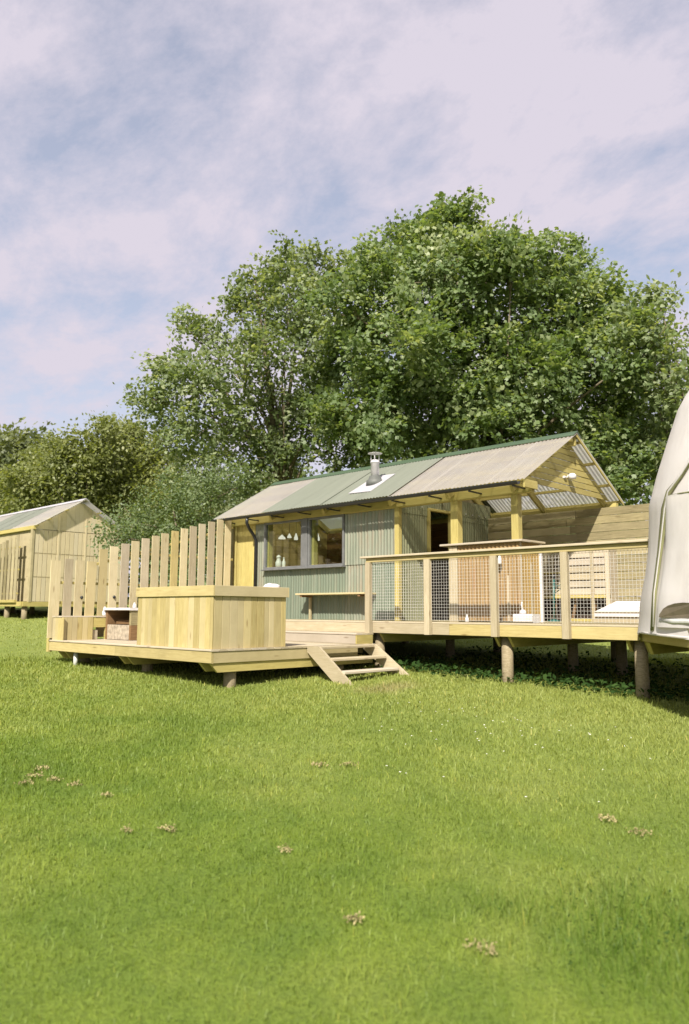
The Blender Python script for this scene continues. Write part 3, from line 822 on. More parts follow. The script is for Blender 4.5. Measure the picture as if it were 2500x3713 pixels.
def blob(name, mat, parent, c, sx, sy, sz, seed, n=14, m=9, amp=0.25):
    r = random.Random(seed)
    ph = [r.uniform(0, 6.28) for _ in range(6)]
    vs, fs = [], []
    for i in range(m + 1):
        th = math.pi * i / m
        for k in range(n):
            a = 2 * math.pi * k / n
            f = 1 + amp * (math.sin(2 * a + ph[0]) * math.sin(th * 2 + ph[1]) + 0.6 * math.sin(3 * a + ph[2]) * math.sin(3 * th + ph[3]))
            vs.append((sx * f * math.sin(th) * math.cos(a), sy * f * math.sin(th) * math.sin(a), max(-0.9 * sz, sz * math.cos(th) * f)))
    for i in range(m):
        for k in range(n):
            fs.append([i * n + k, (i + 1) * n + k, (i + 1) * n + (k + 1) % n, i * n + (k + 1) % n])
    return mesh_obj(name, vs, fs, mat, parent, Matrix.Translation(V(c)), True)
t = blob('towel', 'white_cloth', None, (-9.1, 7.86, 0.52), 0.10, 0.15, 0.055, 3)
tag(t, 'crumpled white towel on the back corner of the boarded tub', 'towel')

# ------------------------------------------------------------------ picket fence on the lower deck
fence = thing('picket_fence', 'picket fence with tops rising towards the cabin along the lower deck', 'fence', (-13.8, 8.7, LZ))
fx = -13.80
pk = [(6.62, 1.08, 0.20), (6.87, 1.12, 0.165), (7.09, 1.10, 0.17), (7.31, 1.09, 0.19)]
y = 7.57
while y < 10.75:
    pk.append((y, 1.345 + (y - 7.57) * 0.300, 0.176))
    y += 0.2325
for i, (py, pt, w) in enumerate(pk):
    dx = rng.uniform(-0.006, 0.006) + (0.03 if i == 3 else 0)
    bar('picket', ['bleached_wood', 'pale_wood', 'bleached_wood', 'bleached_wood', 'new_wood', 'bleached_wood', 'pale_wood'][i % 7] if i != 3 else 'new_wood', fence, (fx + dx, py, LZ + 0.03), (fx + dx * 2, py + rng.uniform(-0.01, 0.01), pt), w, 0.024, (0, 1, 0))
for zz, ya, yb in ((0.30, 6.56, 10.75), (0.67, 6.56, 9.0), (1.31, 8.1, 10.75)):
    bar('rail', 'yellow_wood', fence, (fx - 0.04, ya, zz), (fx - 0.04, yb, zz), 0.05, 0.045)
bar('rail', 'yellow_wood', fence, (fx - 0.04, 7.45, 1.05), (fx - 0.04, 10.75, 2.03), 0.05, 0.045)
for py in (6.62, 8.6, 10.6):
    bar('fence_post', 'yellow_wood', fence, (fx - 0.10, py, -0.6), (fx - 0.10, py, 0.9 if py < 7 else 1.2 + (py - 8) * 0.25), 0.08, 0.08, (0, 1, 0))
for yy, lab in ((7.15, 'small black round light on the third picket of the fence'), (7.83, 'small black round light on the fence just above the fire box')):
    t = lathe('fence_light', 'black_plastic', None, (fx + 0.016, yy, 0.40 if yy < 7.5 else 0.42), [(0.03, 0), (0.03, 0.015), (0.018, 0.03)], 14)
    t.matrix_basis = Matrix.Translation(V((fx + 0.013, yy, 0.40 if yy < 7.5 else 0.42))) @ Matrix.Rotation(math.pi / 2, 4, 'Y')
    tag(t, lab, 'light', 'black lights on the picket fence')

# ------------------------------------------------------------------ bench, fire box
bench = thing('corner_bench', 'low boarded bench at the foot of the picket fence', 'bench', (-13.5, 7.0, LZ))
y = 6.60
while y < 7.12:
    bar('front_board', 'new_wood', bench, (-13.42, y + 0.05, LZ), (-13.42, y + 0.05, 0.03), 0.098, 0.02, (0, 1, 0))
    y += 0.102
xx = -13.76
while xx < -13.44:
    bar('front_board', 'new_wood', bench, (xx + 0.05, 6.61, LZ), (xx + 0.05, 6.61, 0.03), 0.098, 0.02, (1, 0, 0))
    xx += 0.102
for k in range(3):
    bar('seat_board', 'pale_wood', bench, (-13.72 + 0.125 * k, 6.59, 0.043), (-13.72 + 0.125 * k, 7.55, 0.043), 0.12, 0.024, (1, 0, 0))
bar('apron', 'yellow_wood', bench, (-13.43, 7.13, -0.065), (-13.43, 7.52, -0.065), 0.18, 0.02)
bar('bench_leg', 'yellow_wood', bench, (-13.45, 7.50, LZ), (-13.45, 7.50, 0.03), 0.06, 0.05, (0, 1, 0))
t = bar('storage_crate', 'pale_wood', None, (-13.55, 7.14, LZ + 0.09), (-13.55, 7.33, LZ + 0.09), 0.18, 0.2)
tag(t, 'small pale block under the bench beside the fire box', 'block')
t = thing('bottle', 'small white bottle on the end of the low bench', 'bottle', (-13.47, 7.47, 0.057))
lathe('bottle_body', 'white_paint', t, (-13.47, 7.47, 0.057), [(0.035, 0), (0.045, 0.02), (0.045, 0.08), (0.02, 0.12), (0.02, 0.15)], 12)
lathe('cap', 'white_paint', t, (-13.47, 7.47, 0.207), [(0.022, 0), (0.022, 0.02)], 10)

fb = thing('fire_box', 'squat fire box of reddish planks with a pale slab top and dark opening', 'fire box', (-12.95, 7.75, LZ))
BX0, BX1, BY0, BY1 = -13.40, -12.50, 7.46, 7.95
bar('side_panel', 'red_wood', fb, (BX0 + 0.03, BY0, LZ + 0.27), (BX0 + 0.03, BY1, LZ + 0.27), 0.54, 0.06)
bar('side_panel', 'red_wood', fb, (BX1 - 0.03, BY0, LZ + 0.135), (BX1 - 0.03, BY1, LZ + 0.135), 0.27, 0.06)
bar('side_panel', 'old_wood', fb, (BX1 - 0.03, BY0, LZ + 0.405), (BX1 - 0.03, BY1, LZ + 0.405), 0.268, 0.06)
bar('back_panel', 'red_wood', fb, (BX0, BY1 + 0.02, LZ + 0.27), (BX1, BY1 + 0.02, LZ + 0.27), 0.54, 0.04)
bar('front_slab', 'stone', fb, (BX0 + 0.062, BY0 + 0.03, LZ + 0.14), (BX1 - 0.062, BY0 + 0.03, LZ + 0.14), 0.27, 0.05)
bar('lining', 'dark_inside', fb, (BX0 + 0.062, BY1 - 0.01, LZ + 0.27), (BX1 - 0.062, BY1 - 0.01, LZ + 0.27), 0.50, 0.02)
bar('fire_log', 'red_wood', fb, (BX0 + 0.12, BY0 + 0.2, LZ + 0.31), (BX1 - 0.12, BY0 + 0.22, LZ + 0.31), 0.11, 0.10, ch=0.03)
bar('top_slab', 'slab', fb, (BX0 - 0.03, (BY0 + BY1) / 2 - 0.02, LZ + 0.565), (BX1 + 0.02, (BY0 + BY1) / 2 - 0.02, LZ + 0.565), BY1 - BY0 + 0.06, 0.045, (0, 1, 0))
t = thing('bottle', 'tiny white bottle standing on the slab of the fire box', 'bottle', (-12.57, 7.56, LZ + 0.59))
lathe('bottle_body', 'white_paint', t, (-12.57, 7.56, LZ + 0.589), [(0.03, 0), (0.035, 0.01), (0.03, 0.06), (0.015, 0.08)], 10)
lathe('cap', 'white_paint', t, (-12.57, 7.56, LZ + 0.669), [(0.017, 0), (0.017, 0.015)], 8)

# ------------------------------------------------------------------ bar counter on the porch
cnt = thing('bar_counter', 'porch bar counter clad in rusty corrugated steel with a timber top', 'counter', (-7.1, 11.0, 0))
CY = 10.80
sheet('cladding_sheet', 'bar_rust', cnt, (-7.68, CY, 0.02), (1, 0, 0), (0, 0, 1), 0.64, 1.26)
sheet('cladding_sheet', 'bar_rust', cnt, (-7.06, CY - 0.004, 0.02), (1, 0, 0), (0, 0, 1), 0.57, 1.26)
sheet('cladding_sheet', 'bar_orange', cnt, (-6.49, CY, 0.02), (0, 1, 0), (0, 0, 1), 0.60, 1.26)
bar('end_trim', 'white_paint', cnt, (-6.475, 11.42, 0.0), (-6.475, 11.42, 1.28), 0.05, 0.05, (0, 1, 0))
bar('corner_trim', 'pale_wood', cnt, (-6.50, CY + 0.03, 0.0), (-6.50, CY + 0.03, 1.28), 0.05, 0.04, (0, 1, 0))
bar('backing', 'old_wood', cnt, (-7.68, CY + 0.04, 0.65), (-6.53, CY + 0.04, 0.65), 1.25, 0.03)
bar('backing', 'old_wood', cnt, (-6.54, CY + 0.06, 0.65), (-6.54, 11.42, 0.65), 1.25, 0.03)
bar('counter_top', 'pale_wood', cnt, (-8.02, CY + 0.06, 1.302), (-6.40, CY + 0.06, 1.302), 0.26, 0.034, (0, 1, 0))
bar('counter_top', 'pale_wood', cnt, (-6.54, CY + 0.192, 1.302), (-6.54, 11.47, 1.302), 0.28, 0.034, (1, 0, 0))
bar('tall_batten', 'pale_wood', cnt, (-6.47, 11.12, 0.02), (-6.47, 11.12, 0.95), 0.035, 0.02, (0, 1, 0))
bar('tall_batten', 'pale_wood', cnt, (-6.70, CY - 0.02, 0.02), (-6.70, CY - 0.02, 0.75), 0.035, 0.02, (1, 0, 0))
bar('post_cladding', 'pale_wood', cnt, (-7.78, YF - 0.10, 0.0), (-7.78, YF - 0.10, 1.27), 0.17, 0.04, (1, 0, 0))
t = thing('tea_light', 'small white lantern hanging beside the third mesh post', 'lantern', (-6.80, 10.70, 0.95))
lathe('lantern_body', 'white_paint', t, (-6.80, 10.70, 0.93), [(0.03, 0), (0.035, 0.02), (0.03, 0.11), (0.01, 0.14)], 10)
tube('hook', 'black_plastic', t, [(-6.80, 10.70, 1.06), (-6.80, 10.74, 1.15), (-6.80, 10.80, 1.15)], 0.004, 5)
t = thing('bottle', 'small white bottle on the deck behind the wire mesh', 'bottle', (-7.38, 10.6, 0.0))
lathe('bottle_body', 'white_paint', t, (-7.38, 10.6, 0.0), [(0.03, 0), (0.034, 0.01), (0.03, 0.06), (0.014, 0.09), (0.014, 0.11)], 12)
lathe('cap', 'white_paint', t, (-7.38, 10.6, 0.11), [(0.015, 0), (0.015, 0.015)], 8)
t = thing('water_container', 'white plastic water container with a spout in front of the bar', 'container', (-6.2, 10.5, 0))
bar('container_body', 'white_paint', t, (-6.40, 10.52, 0.068), (-6.06, 10.52, 0.068), 0.135, 0.22, ch=0.02)
lathe('neck', 'white_paint', t, (-6.29, 10.52, 0.135), [(0.055, 0), (0.05, 0.04), (0.03, 0.065)], 12)
tube('spout', 'white_paint', t, [(-6.29, 10.52, 0.19), (-6.31, 10.52, 0.27), (-6.30, 10.52, 0.32)], [0.018, 0.014, 0.012], 8)

# ------------------------------------------------------------------ board fence behind the porch, slatted screen
bf = thing('board_fence', 'tall fence of weathered horizontal boards behind the porch', 'fence', (-5.5, 13.75, 0))
rng2 = random.Random(8)
for k in range(14):
    z = 0.0 + 0.152 * k
    cuts = [-9.0, rng2.uniform(-7.6, -6.8), rng2.uniform(-5.6, -4.8), -2.6]
    for a, b in zip(cuts[:-1], cuts[1:]):
        bar('board', 'old_wood', bf, (a + 0.003, 13.75 + rng2.uniform(-0.006, 0.006), z + 0.076), (b - 0.003, 13.75 + rng2.uniform(-0.006, 0.006), z + 0.076), 0.146, 0.024)
for px in (-8.7, -7.0, -5.2, -3.3):
    bar('fence_post', 'old_wood', bf, (px, 13.83, -0.15), (px, 13.83, 2.1), 0.09, 0.09, (1, 0, 0))
sc = thing('slatted_screen', 'slatted timber store with dark openings below, against the board fence', 'store', (-7.0, 13.4, 0))
for k in range(6):
    z = 0.49 + 0.137 * k
    for a, b in ((-7.86, -7.05), (-7.045, -6.28)):
        bar('slat', 'pale_wood', sc, (a, 13.40, z + 0.06), (b, 13.40, z + 0.06), 0.117, 0.02)
for px, w in ((-7.84, 0.07), (-7.47, 0.07), (-7.33, 0.07), (-7.02, 0.06), (-6.53, 0.06), (-6.24, 0.08)):
    bar('upright', 'pale_wood', sc, (px, 13.375, 0.0 if px not in (-7.47, -7.33) else 0.5), (px, 13.375, 1.34), w, 0.03, (1, 0, 0))
bar('shelf', 'yellow_wood', sc, (-7.86, 13.30, 0.905), (-7.0, 13.30, 0.905), 0.13, 0.03, (0, 1, 0))
bar('cross_rail', 'yellow_wood', sc, (-7.86, 13.38, 0.455), (-6.2, 13.38, 0.455), 0.06, 0.03)
bar('bottom_rail', 'yellow_wood', sc, (-7.0, 13.38, 0.025), (-6.2, 13.38, 0.025), 0.05, 0.03)
bar('back_panel', 'dark_inside', sc, (-7.86, 13.66, 0.68), (-6.34, 13.66, 0.68), 1.34, 0.03)  # near-black panel behind the slats and lower openings
bar('end_panel', 'pale_wood', sc, (-6.225, 13.395, 0.68), (-6.225, 13.72, 0.68), 1.32, 0.02)
for k in range(4):
    bar('fire_log', 'red_wood', sc, (-7.8 + 0.4 * k, 13.5, 0.05), (-7.72 + 0.4 * k, 13.5, 0.42), 0.05, 0.05, (1, 0, 0))

air = thing('clothes_airer', 'teal green folding pole with short arms standing before the slatted screen', 'pole', (-7.15, 12.9, 0))
tube('pole', 'teal', air, [(-7.07, 12.9, 0.0), (-7.05, 12.9, 0.80)], 0.022, 10)
for k, (dx, dz) in enumerate(((0.30, 0.28), (0.28, 0.36), (0.22, 0.2))):
    tube('arm', 'teal', air, [(-7.05, 12.9, 0.50 + 0.08 * k), (-7.05 + dx, 12.88 + 0.03 * k, 0.42 + dz)], 0.009, 6)
lathe('hub', 'black_plastic', air, (-7.05, 12.9, 0.78), [(0.035, 0), (0.04, 0.03), (0.03, 0.08)], 10)
lathe('foot', 'teal', air, (-7.07, 12.9, 0.0), [(0.12, 0), (0.12, 0.015), (0.03, 0.04)], 14)

bed = thing('daybed', 'low white cushioned daybed with sloping top on the porch deck beside the tent', 'daybed', (-5.0, 12.3, 0))
extrude('cushion', 'white_cloth', bed, [(11.9, 0.175), (12.75, 0.36), (12.85, 0.36), (12.85, 0.10), (11.9, 0.10)], (-5.80, 0, 0), (0, 1, 0), (0, 0, 1), 1.9)
bar('base', 'pale_wood', bed, (-5.80, 12.38, 0.05), (-3.9, 12.38, 0.05), 0.9, 0.099, (0, 1, 0))
bar('piping', 'pale_wood', bed, (-5.80, 11.89, 0.172), (-3.9, 11.89, 0.172), 0.012, 0.012)

# ------------------------------------------------------------------ tent and its deck
TC = V((-1.69, 10.80, 0))
td = thing('tent_deck', 'eight sided timber platform on stilts under the canvas tent', 'deck', (TC.x, TC.y, 0))
ap = 2.50
base_a = math.atan2(-0.6, -0.8)
corn = []
for k in range(8):
    a = base_a + math.radians(22.5 + 45 * k)
    R_ = ap / math.cos(math.radians(22.5))
    corn.append((TC.x + R_ * math.cos(a), TC.y + R_ * math.sin(a)))
extrude('platform', 'old_wood', td, [(c[0], c[1]) for c in corn], (0, 0, -0.036), (1, 0, 0), (0, 1, 0), 0.028)
for k in range(8):
    a, b = V((*corn[k], -0.125)), V((*corn[(k + 1) % 8], -0.125))
    inn = (TC - (a + b) / 2)
    inn.z = 0
    inn = inn.normalized() * 0.022
    bar('fascia', 'yellow_wood', td, a + inn, b + inn, 0.17, 0.04)
for k in range(8):
    c = V((*corn[k], 0))
    q = c + (TC - c).normalized() * 0.25
    if k != 7:
        stilt(td, q.x, q.y, -0.2, 0.09)
bearer(td, -4.05, 9.75, 12.2, -0.212)
bearer(td, -3.55, 9.75, 12.2, -0.212)
bearer(td, -3.00, 9.20, 12.6, -0.212)

tent = thing('canvas_tent', 'tall cream canvas tent at the right edge with a tied back door flap', 'tent', (TC.x, TC.y, 0))
tprof = [(2.70, -0.10), (2.675, 0.0), (2.645, 0.29), (2.575, 0.62), (2.525, 0.94), (2.505, 1.23), (2.495, 1.51), (2.38, 1.91), (2.23, 2.345), (2.08, 2.78), (1.94, 3.0), (1.2, 4.0), (0.06, 5.4)]
def tR(z):
    return float(np.interp(z, [p[1] for p in tprof], [p[0] for p in tprof]))
vs, fs = [], []
NT_ = 72
zz_ = list(np.linspace(-0.10, 1.5, 14)) + list(np.linspace(1.6, 3.0, 12)) + list(np.linspace(3.2, 5.4, 10))
for z in zz_:
    for k in range(NT_):
        a = 2 * math.pi * k / NT_
        sag = 0.010 * math.sin(a * 9) * (0.4 + 0.6 * min(1, max(0, z) / 2)) + 0.008 * math.sin(a * 23 + z * 3) * (1 if z < 1.4 else 0.3)
        r = tR(z) * (1 if z > 4.5 else 1) + sag * min(1, tR(z))
        zo = z + (0.03 * math.sin(a * 7) if z < 0 else 0)
        vs.append((r * math.cos(a), r * math.sin(a), zo))
for i in range(len(zz_) - 1):
    for k in range(NT_):
        fs.append([i * NT_ + k, i * NT_ + (k + 1) % NT_, (i + 1) * NT_ + (k + 1) % NT_, (i + 1) * NT_ + k])
mesh_obj('tent_body', vs, fs, 'canvas', tent, Matrix.Translation(TC), True)
def tp(deg, z, out=0.03):
    r = tR(z) + out
    return V((TC.x + r * math.cos(math.radians(deg)), TC.y + r * math.sin(math.radians(deg)), z))
def ribbon(name, mat, path, width, out=0.05, thick=0.025):
    """strip of canvas lying on the tent wall along (angle, height) points"""
    P = [tp(a, z, out) for a, z in path]
    vs, fs = [], []
    for i, p in enumerate(P):
        d = (P[min(i + 1, len(P) - 1)] - P[max(i - 1, 0)]).normalized()
        n = (p - TC)
        n.z = 0
        n.normalize()
        s = d.cross(n).normalized()
        w = width[i] / 2 if isinstance(width, list) else width / 2
        for (e, h) in ((-1, 0), (-0.4, thick), (0.4, thick), (1, 0), (0.4, -0.004), (-0.4, -0.004)):
            vs.append(p + s * w * e + n * h - TC)
    for i in range(len(P) - 1):
        for k in range(6):
            fs.append([i * 6 + k, (i + 1) * 6 + k, (i + 1) * 6 + (k + 1) % 6, i * 6 + (k + 1) % 6])
    fs.append(list(range(6)))
    fs.append([(len(P) - 1) * 6 + 5 - k for k in range(6)])
    return mesh_obj(name, vs, fs, mat, tent, Matrix.Translation(TC), True)
ribbon('door_flap', 'seam_shade_green', [(-119.5, 2.13), (-124.4, 1.95), (-128.5, 1.72), (-133.8, 1.54), (-135.6, 1.36), (-138.2, 0.88), (-138.0, 0.39), (-137.0, -0.04)], [0.06, 0.08, 0.06, 0.12, 0.20, 0.17, 0.16, 0.11], 0.012, 0.016)  # dark ribbon drawn as the shadow in the fold of the flap
ribbon('door_flap', 'canvas', [(-119.0, 2.15), (-124.0, 1.97), (-128.1, 1.74), (-133.3, 1.56), (-134.9, 1.36), (-137.3, 0.88), (-137.2, 0.39), (-136.2, 0.0)], [0.03, 0.04, 0.04, 0.03, 0.04, 0.04, 0.04, 0.04], 0.030, 0.006)
ribbon('wall_seam', 'seam_shade_green', [(-131.8, 1.50), (-126.0, 1.49), (-121.3, 1.48), (-112.0, 1.47)], 0.022, 0.030, 0.008)
ribbon('ground_hem', 'canvas', [(-150, -0.08), (-141, -0.08), (-132, -0.09), (-124, -0.10), (-112, -0.11)], 0.03, 0.006, 0.004)
arch = [tp(a, z, 0.055) for a, z in ((-131.4, 0.11), (-131.2, 0.145), (-129.6, 0.205), (-127.6, 0.24), (-125, 0.262), (-122, 0.27), (-118, 0.26), (-114, 0.23), (-112.5, 0.18), (-112, 0.11))]
n = len(arch)
out_ = (arch[4] - TC)
out_.z = 0
out_.normalize()
vs = [p - TC for p in arch] + [p - TC + out_ * 0.015 for p in arch]
fs = [list(range(n)), list(range(2 * n - 1, n - 1, -1))] + [[i, n + i, n + (i + 1) % n, (i + 1) % n] for i in range(n)]
mesh_obj('arched_window', vs, fs, 'dark_window', tent, Matrix.Translation(TC))
ribbon('window_band', 'pipe_grey', [(-131.8, 0.065), (-126, 0.065), (-119, 0.065), (-112, 0.065)], 0.05, 0.042, 0.006)
# flat tensioned panel between the flap and the next guy point, with slack folds
vs, fs = [], []
for iz in range(17):
    z = 0.0 + 1.50 * iz / 16
    pa, pb = tp(-134.5, z, 0.015), tp(-106.0, z, 0.015)
    for ix in range(25):
        f = ix / 24
        p = pa.lerp(pb, f)
        o_ = (pa + pb) / 2 - TC
        o_.z = 0
        o_.normalize()
        rad = math.hypot(p.x - TC.x, p.y - TC.y)
        lift = max(0.0, tR(z) + 0.012 - rad) * 1.0
        fold = 0.006 * math.sin(f * 9 + z * 5.5) * math.sin(math.pi * f) + 0.003 * math.sin(f * 21 - z * 8) * math.sin(math.pi * f)
        vs.append(p + o_ * (0.085 * math.sin(math.pi * min(1, f * 1.0)) ** 0.5 + fold + 0.01) - TC)
for iz in range(16):
    for ix in range(24):
        a = iz * 25 + ix
        fs.append([a, a + 1, a + 26, a + 25])
mesh_obj('door_panel', vs, fs, 'canvas', tent, Matrix.Translation(TC), True)

# ------------------------------------------------------------------ neighbouring cabin at the left
far = thing('neighbour_cabin', 'neighbouring pale boarded cabin with a pitched roof on the slope at the far left', 'cabin', (-30.5, 13.85, 0.3))
NX0, NX1, NY0, NY1, NRY = -35.5, -27.0, 12.1, 15.55, 13.85
NZ0, NE, NR = 0.47, 3.15, 4.26
nsl = (NR - NE) / (NRY - NY0 + 0.10)
rows = [0.47, 1.35, 2.2, 3.05]
for r0, r1 in zip(rows[:-1], rows[1:]):
    y = NY0
    while y < NY1 - 0.05:
        w = min(0.166, NY1 - y)
        bar('cladding_board', 'cabin_far', far, (NX1, y + w / 2, r0), (NX1, y + w / 2, r1 - 0.03), w - 0.016, 0.03, (0, 1, 0))
        y += 0.166
    bar('cover_batten', 'cabin_far', far, (NX1 - 0.008, NY0, r1 - 0.016), (NX1 - 0.008, NY1, r1 - 0.016), 0.026, 0.02)
y = NY0
while y < NY1 - 0.05:
    w = min(0.166, NY1 - y)
    za = NR - nsl * abs(y - NRY) - 0.06
    zb = NR - nsl * abs(y + w - NRY) - 0.06
    extrude('gable_board', 'cabin_far', far, [(y + 0.002, 3.06), (y + w - 0.002, 3.06), (y + w - 0.002, max(3.07, zb)), (y + 0.002, max(3.07, za))], (NX1 - 0.015, 0, 0), (0, 1, 0), (0, 0, 1), 0.03)
    y += 0.166
for yy in (NY0 + 0.9, NY0 + 1.95):
    bar('cover_strip', 'cabin_far', far, (NX1 + 0.02, yy, 0.5), (NX1 + 0.02, yy, 3.6), 0.07, 0.015, (0, 1, 0))
bar('front_wall', 'old_wood', far, (NX0, NY0 + 0.02, 1.8), (NX1 - 0.03, NY0 + 0.02, 1.8), 2.65, 0.04)
bar('back_wall', 'old_wood', far, (NX0, NY1 - 0.02, 1.8), (NX1 - 0.03, NY1 - 0.02, 1.8), 2.65, 0.04)
bar('end_wall', 'old_wood', far, (NX0, NY0 + 0.05, 1.8), (NX0, NY1 - 0.05, 1.8), 2.65, 0.04)
bar('corner_post', 'old_wood', far, (NX1 - 0.03, NY0 - 0.06, 0.45), (NX1 - 0.03, NY0 - 0.06, 3.05), 0.14, 0.10, (1, 0, 0))
bar('eaves_beam', 'yellow_wood', far, (NX0, NY0 - 0.05, 3.10), (NX1 + 0.1, NY0 - 0.05, 3.10), 0.14, 0.09)
bar('floor_beam', 'yellow_wood', far, (NX1 + 0.005, NY0 - 0.3, 0.375), (NX1 + 0.005, NY1, 0.375), 0.17, 0.05)
bar('floor_beam', 'yellow_wood', far, (NX0, NY0 - 0.32, 0.375), (NX1 - 0.02, NY0 - 0.32, 0.375), 0.17, 0.05)
bar('floor', 'old_wood', far, (NX0, 13.67, 0.44), (NX1 - 0.02, 13.67, 0.44), 3.70, 0.04, (0, 1, 0))
NEY = NY0 - 0.10
for m_, xa, xb in (('poly', -28.9, -26.72), ('roof_green', -32.5, -28.9), ('poly', -35.7, -32.5)):
    nn = 3
    w = (xb - xa) / nn
    c_, s_ = 1 / math.hypot(1, nsl), nsl / math.hypot(1, nsl)
    Ls = math.hypot(NRY - NEY, NR - NE)
    for k in range(nn):
        sheet('roof_sheet', m_, far, (xa + k * w, NEY, NE + 0.02), (1, 0, 0), (0, c_, s_), w + 0.02, Ls, seg=4)
        sheet('roof_sheet', m_, far, (xa + k * w, NRY, NR + 0.02), (1, 0, 0), (0, c_, -s_), w + 0.02, Ls, seg=4)
for f_ in (0.35, 0.7, 0.95):
    for s in (-1, 1):
        y = NRY + s * f_ * (NRY - NEY)
        bar('purlin', 'yellow_wood', far, (NX0, y, NR - nsl * abs(y - NRY) - 0.04), (-26.74, y, NR - nsl * abs(y - NRY) - 0.04), 0.05, 0.05)
extrude('ridge_cap', 'flash_lead', far, [(-0.14, -0.14 * nsl + 0.035), (0, 0.035), (0.14, -0.14 * nsl + 0.035), (0.14, -0.14 * nsl + 0.05), (0, 0.06), (-0.14, -0.14 * nsl + 0.05)], (-35.7, NRY, NR + 0.01), (0, 1, 0), (0, 0, 1), 8.98)
for sx in (-27.15, -28.6, -30.2, -32.0, -34.0):
    for sy in (11.95, 13.6, 15.3):
        stilt(far, sx, sy, 0.3, 0.10)
nf = thing('picket_fence', 'short run of grey pickets in front of the far left cabin', 'fence', (-28.6, 11.7, 0.4))
for k in range(9):
    x = -27.55 - 0.30 * k
    bar('picket', 'old_wood', nf, (x, 11.74, 0.46), (x, 11.74, 2.85 - 0.05 * k), 0.20, 0.025, (1, 0, 0))
for zz in (0.75, 1.6, 2.4):
    bar('rail', 'yellow_wood', nf, (-30.1, 11.78, zz), (-27.4, 11.78, zz), 0.06, 0.04)
bar('rail', 'yellow_wood', nf, (-30.1, 11.72, 0.475), (-27.4, 11.72, 0.475), 0.10, 0.08)

# ------------------------------------------------------------------ trees (crown lobes: x, y, z, radius in metres)
LOBES_MAIN = [(-12.76, 18.35, 12.58, 0.43), (-13.22, 18.63, 12.29, 0.68), (-13.83, 18.42, 11.84, 0.83), (-14.8, 18.31, 11.84, 0.71), (-15.05, 17.08, 11.05, 0.75), (-13.14, 19.83, 11.68, 0.92), (-10.62, 17.62, 9.65, 0.72), (-10.83, 19.8, 9.93, 0.91), (-11.06, 21.98, 11.45, 0.64), (-10.29, 21.37, 9.85, 0.88), (-10.35, 22.8, 9.43, 0.84), (-12.29, 16.54, 9.31, 1.23), (-14.29, 16.62, 9.26, 1.24), (-11.56, 18.06, 8.92, 1.26), (-11.21, 20.14, 8.48, 1.39), (-10.27, 21.32, 7.87, 1.2), (-12.56, 16.08, 7.35, 1.38), (-12.02, 17.8, 7.01, 1.5), (-11.01, 19.19, 6.6, 1.45), (-11.02, 22.74, 6.65, 1.48), (-15.67, 17.16, 8.09, 1.24), (-14.03, 15.74, 5.94, 1.3), (-14.4, 18.85, 6.5, 1.52), (-11.72, 17.96, 5.33, 1.35), (-11.27, 21.1, 5.13, 1.34), (-9.28, 20.38, 4.48, 1.11), (-8.49, 19.99, 7.0, 0.9), (-9.93, 23.54, 6.61, 1.26), (-14.55, 15.01, 8.72, 0.75), (-12.95, 17.34, 4.53, 1.0), (-15.98, 18.57, 5.42, 1.14)]
LOBES_LEFT = [(-18.47, 17.39, 12.28, 0.64), (-17.7, 15.7, 11.29, 0.57), (-18.14, 18.15, 12.03, 0.77), (-18.91, 15.72, 10.92, 0.81), (-19.92, 15.41, 10.65, 0.6), (-17.58, 15.71, 9.77, 1.05), (-18.29, 18.21, 10.4, 1.23), (-19.83, 15.75, 9.64, 0.97), (-21.82, 14.97, 10.18, 0.49), (-21.37, 15.24, 9.26, 0.76), (-20.69, 13.5, 7.76, 0.64), (-21.44, 13.19, 7.04, 0.47), (-20.02, 13.65, 7.22, 0.91), (-18.83, 14.64, 7.62, 1.11), (-17.5, 15.49, 7.96, 1.24), (-17.3, 16.85, 7.36, 1.28), (-19.34, 16.37, 6.61, 1.33), (-19.1, 14.03, 5.99, 1.09), (-21.88, 14.26, 6.65, 0.89), (-17.84, 16.8, 5.7, 1.14), (-19.26, 15.41, 5.1, 1.14), (-21.71, 15.25, 5.57, 1.06), (-18.88, 16.6, 4.78, 1.09), (-17.08, 17.45, 5.54, 1.0)]
LOBES_RIGHT = [(-7.92, 20.85, 8.73, 0.49), (-8.61, 20.99, 8.45, 0.63), (-7.81, 19.81, 7.17, 0.7), (-8.06, 22.55, 7.8, 0.65), (-7.46, 20.25, 5.99, 0.81), (-8.07, 22.24, 5.24, 1.01), (-8.91, 21.88, 4.53, 1.02), (-7.39, 20.69, 3.8, 0.93), (-7.41, 22.79, 6.39, 1.01), (-7.11, 21.98, 4.67, 0.97), (-9.06, 20.96, 3.91, 0.74)]
LOBES_HEDGE = [(-36.74, 17.77, 8.53, 0.89), (-36.07, 18.6, 8.68, 0.94), (-35.78, 19.52, 9.25, 1.02), (-37.76, 21.78, 10.21, 1.1), (-37.07, 18.71, 7.34, 1.48), (-37.75, 21.07, 8.0, 1.8), (-37.1, 22.56, 8.62, 1.71), (-41.04, 18.88, 8.36, 1.22), (-38.7, 18.12, 6.53, 1.38), (-37.28, 19.62, 6.09, 1.62), (-35.83, 21.86, 6.67, 1.64), (-36.92, 21.54, 10.4, 0.84), (-38.79, 16.78, 6.15, 1.24), (-42.06, 17.27, 5.82, 1.44)]
LOBES_FAR = [(-76.53, 31.73, 16.3, 1.68), (-75.6, 33.35, 16.19, 1.78), (-72.17, 27.72, 14.62, 2.04), (-77.42, 32.9, 14.33, 2.69), (-68.77, 31.59, 14.73, 1.43), (-74.24, 29.5, 12.61, 2.53)]
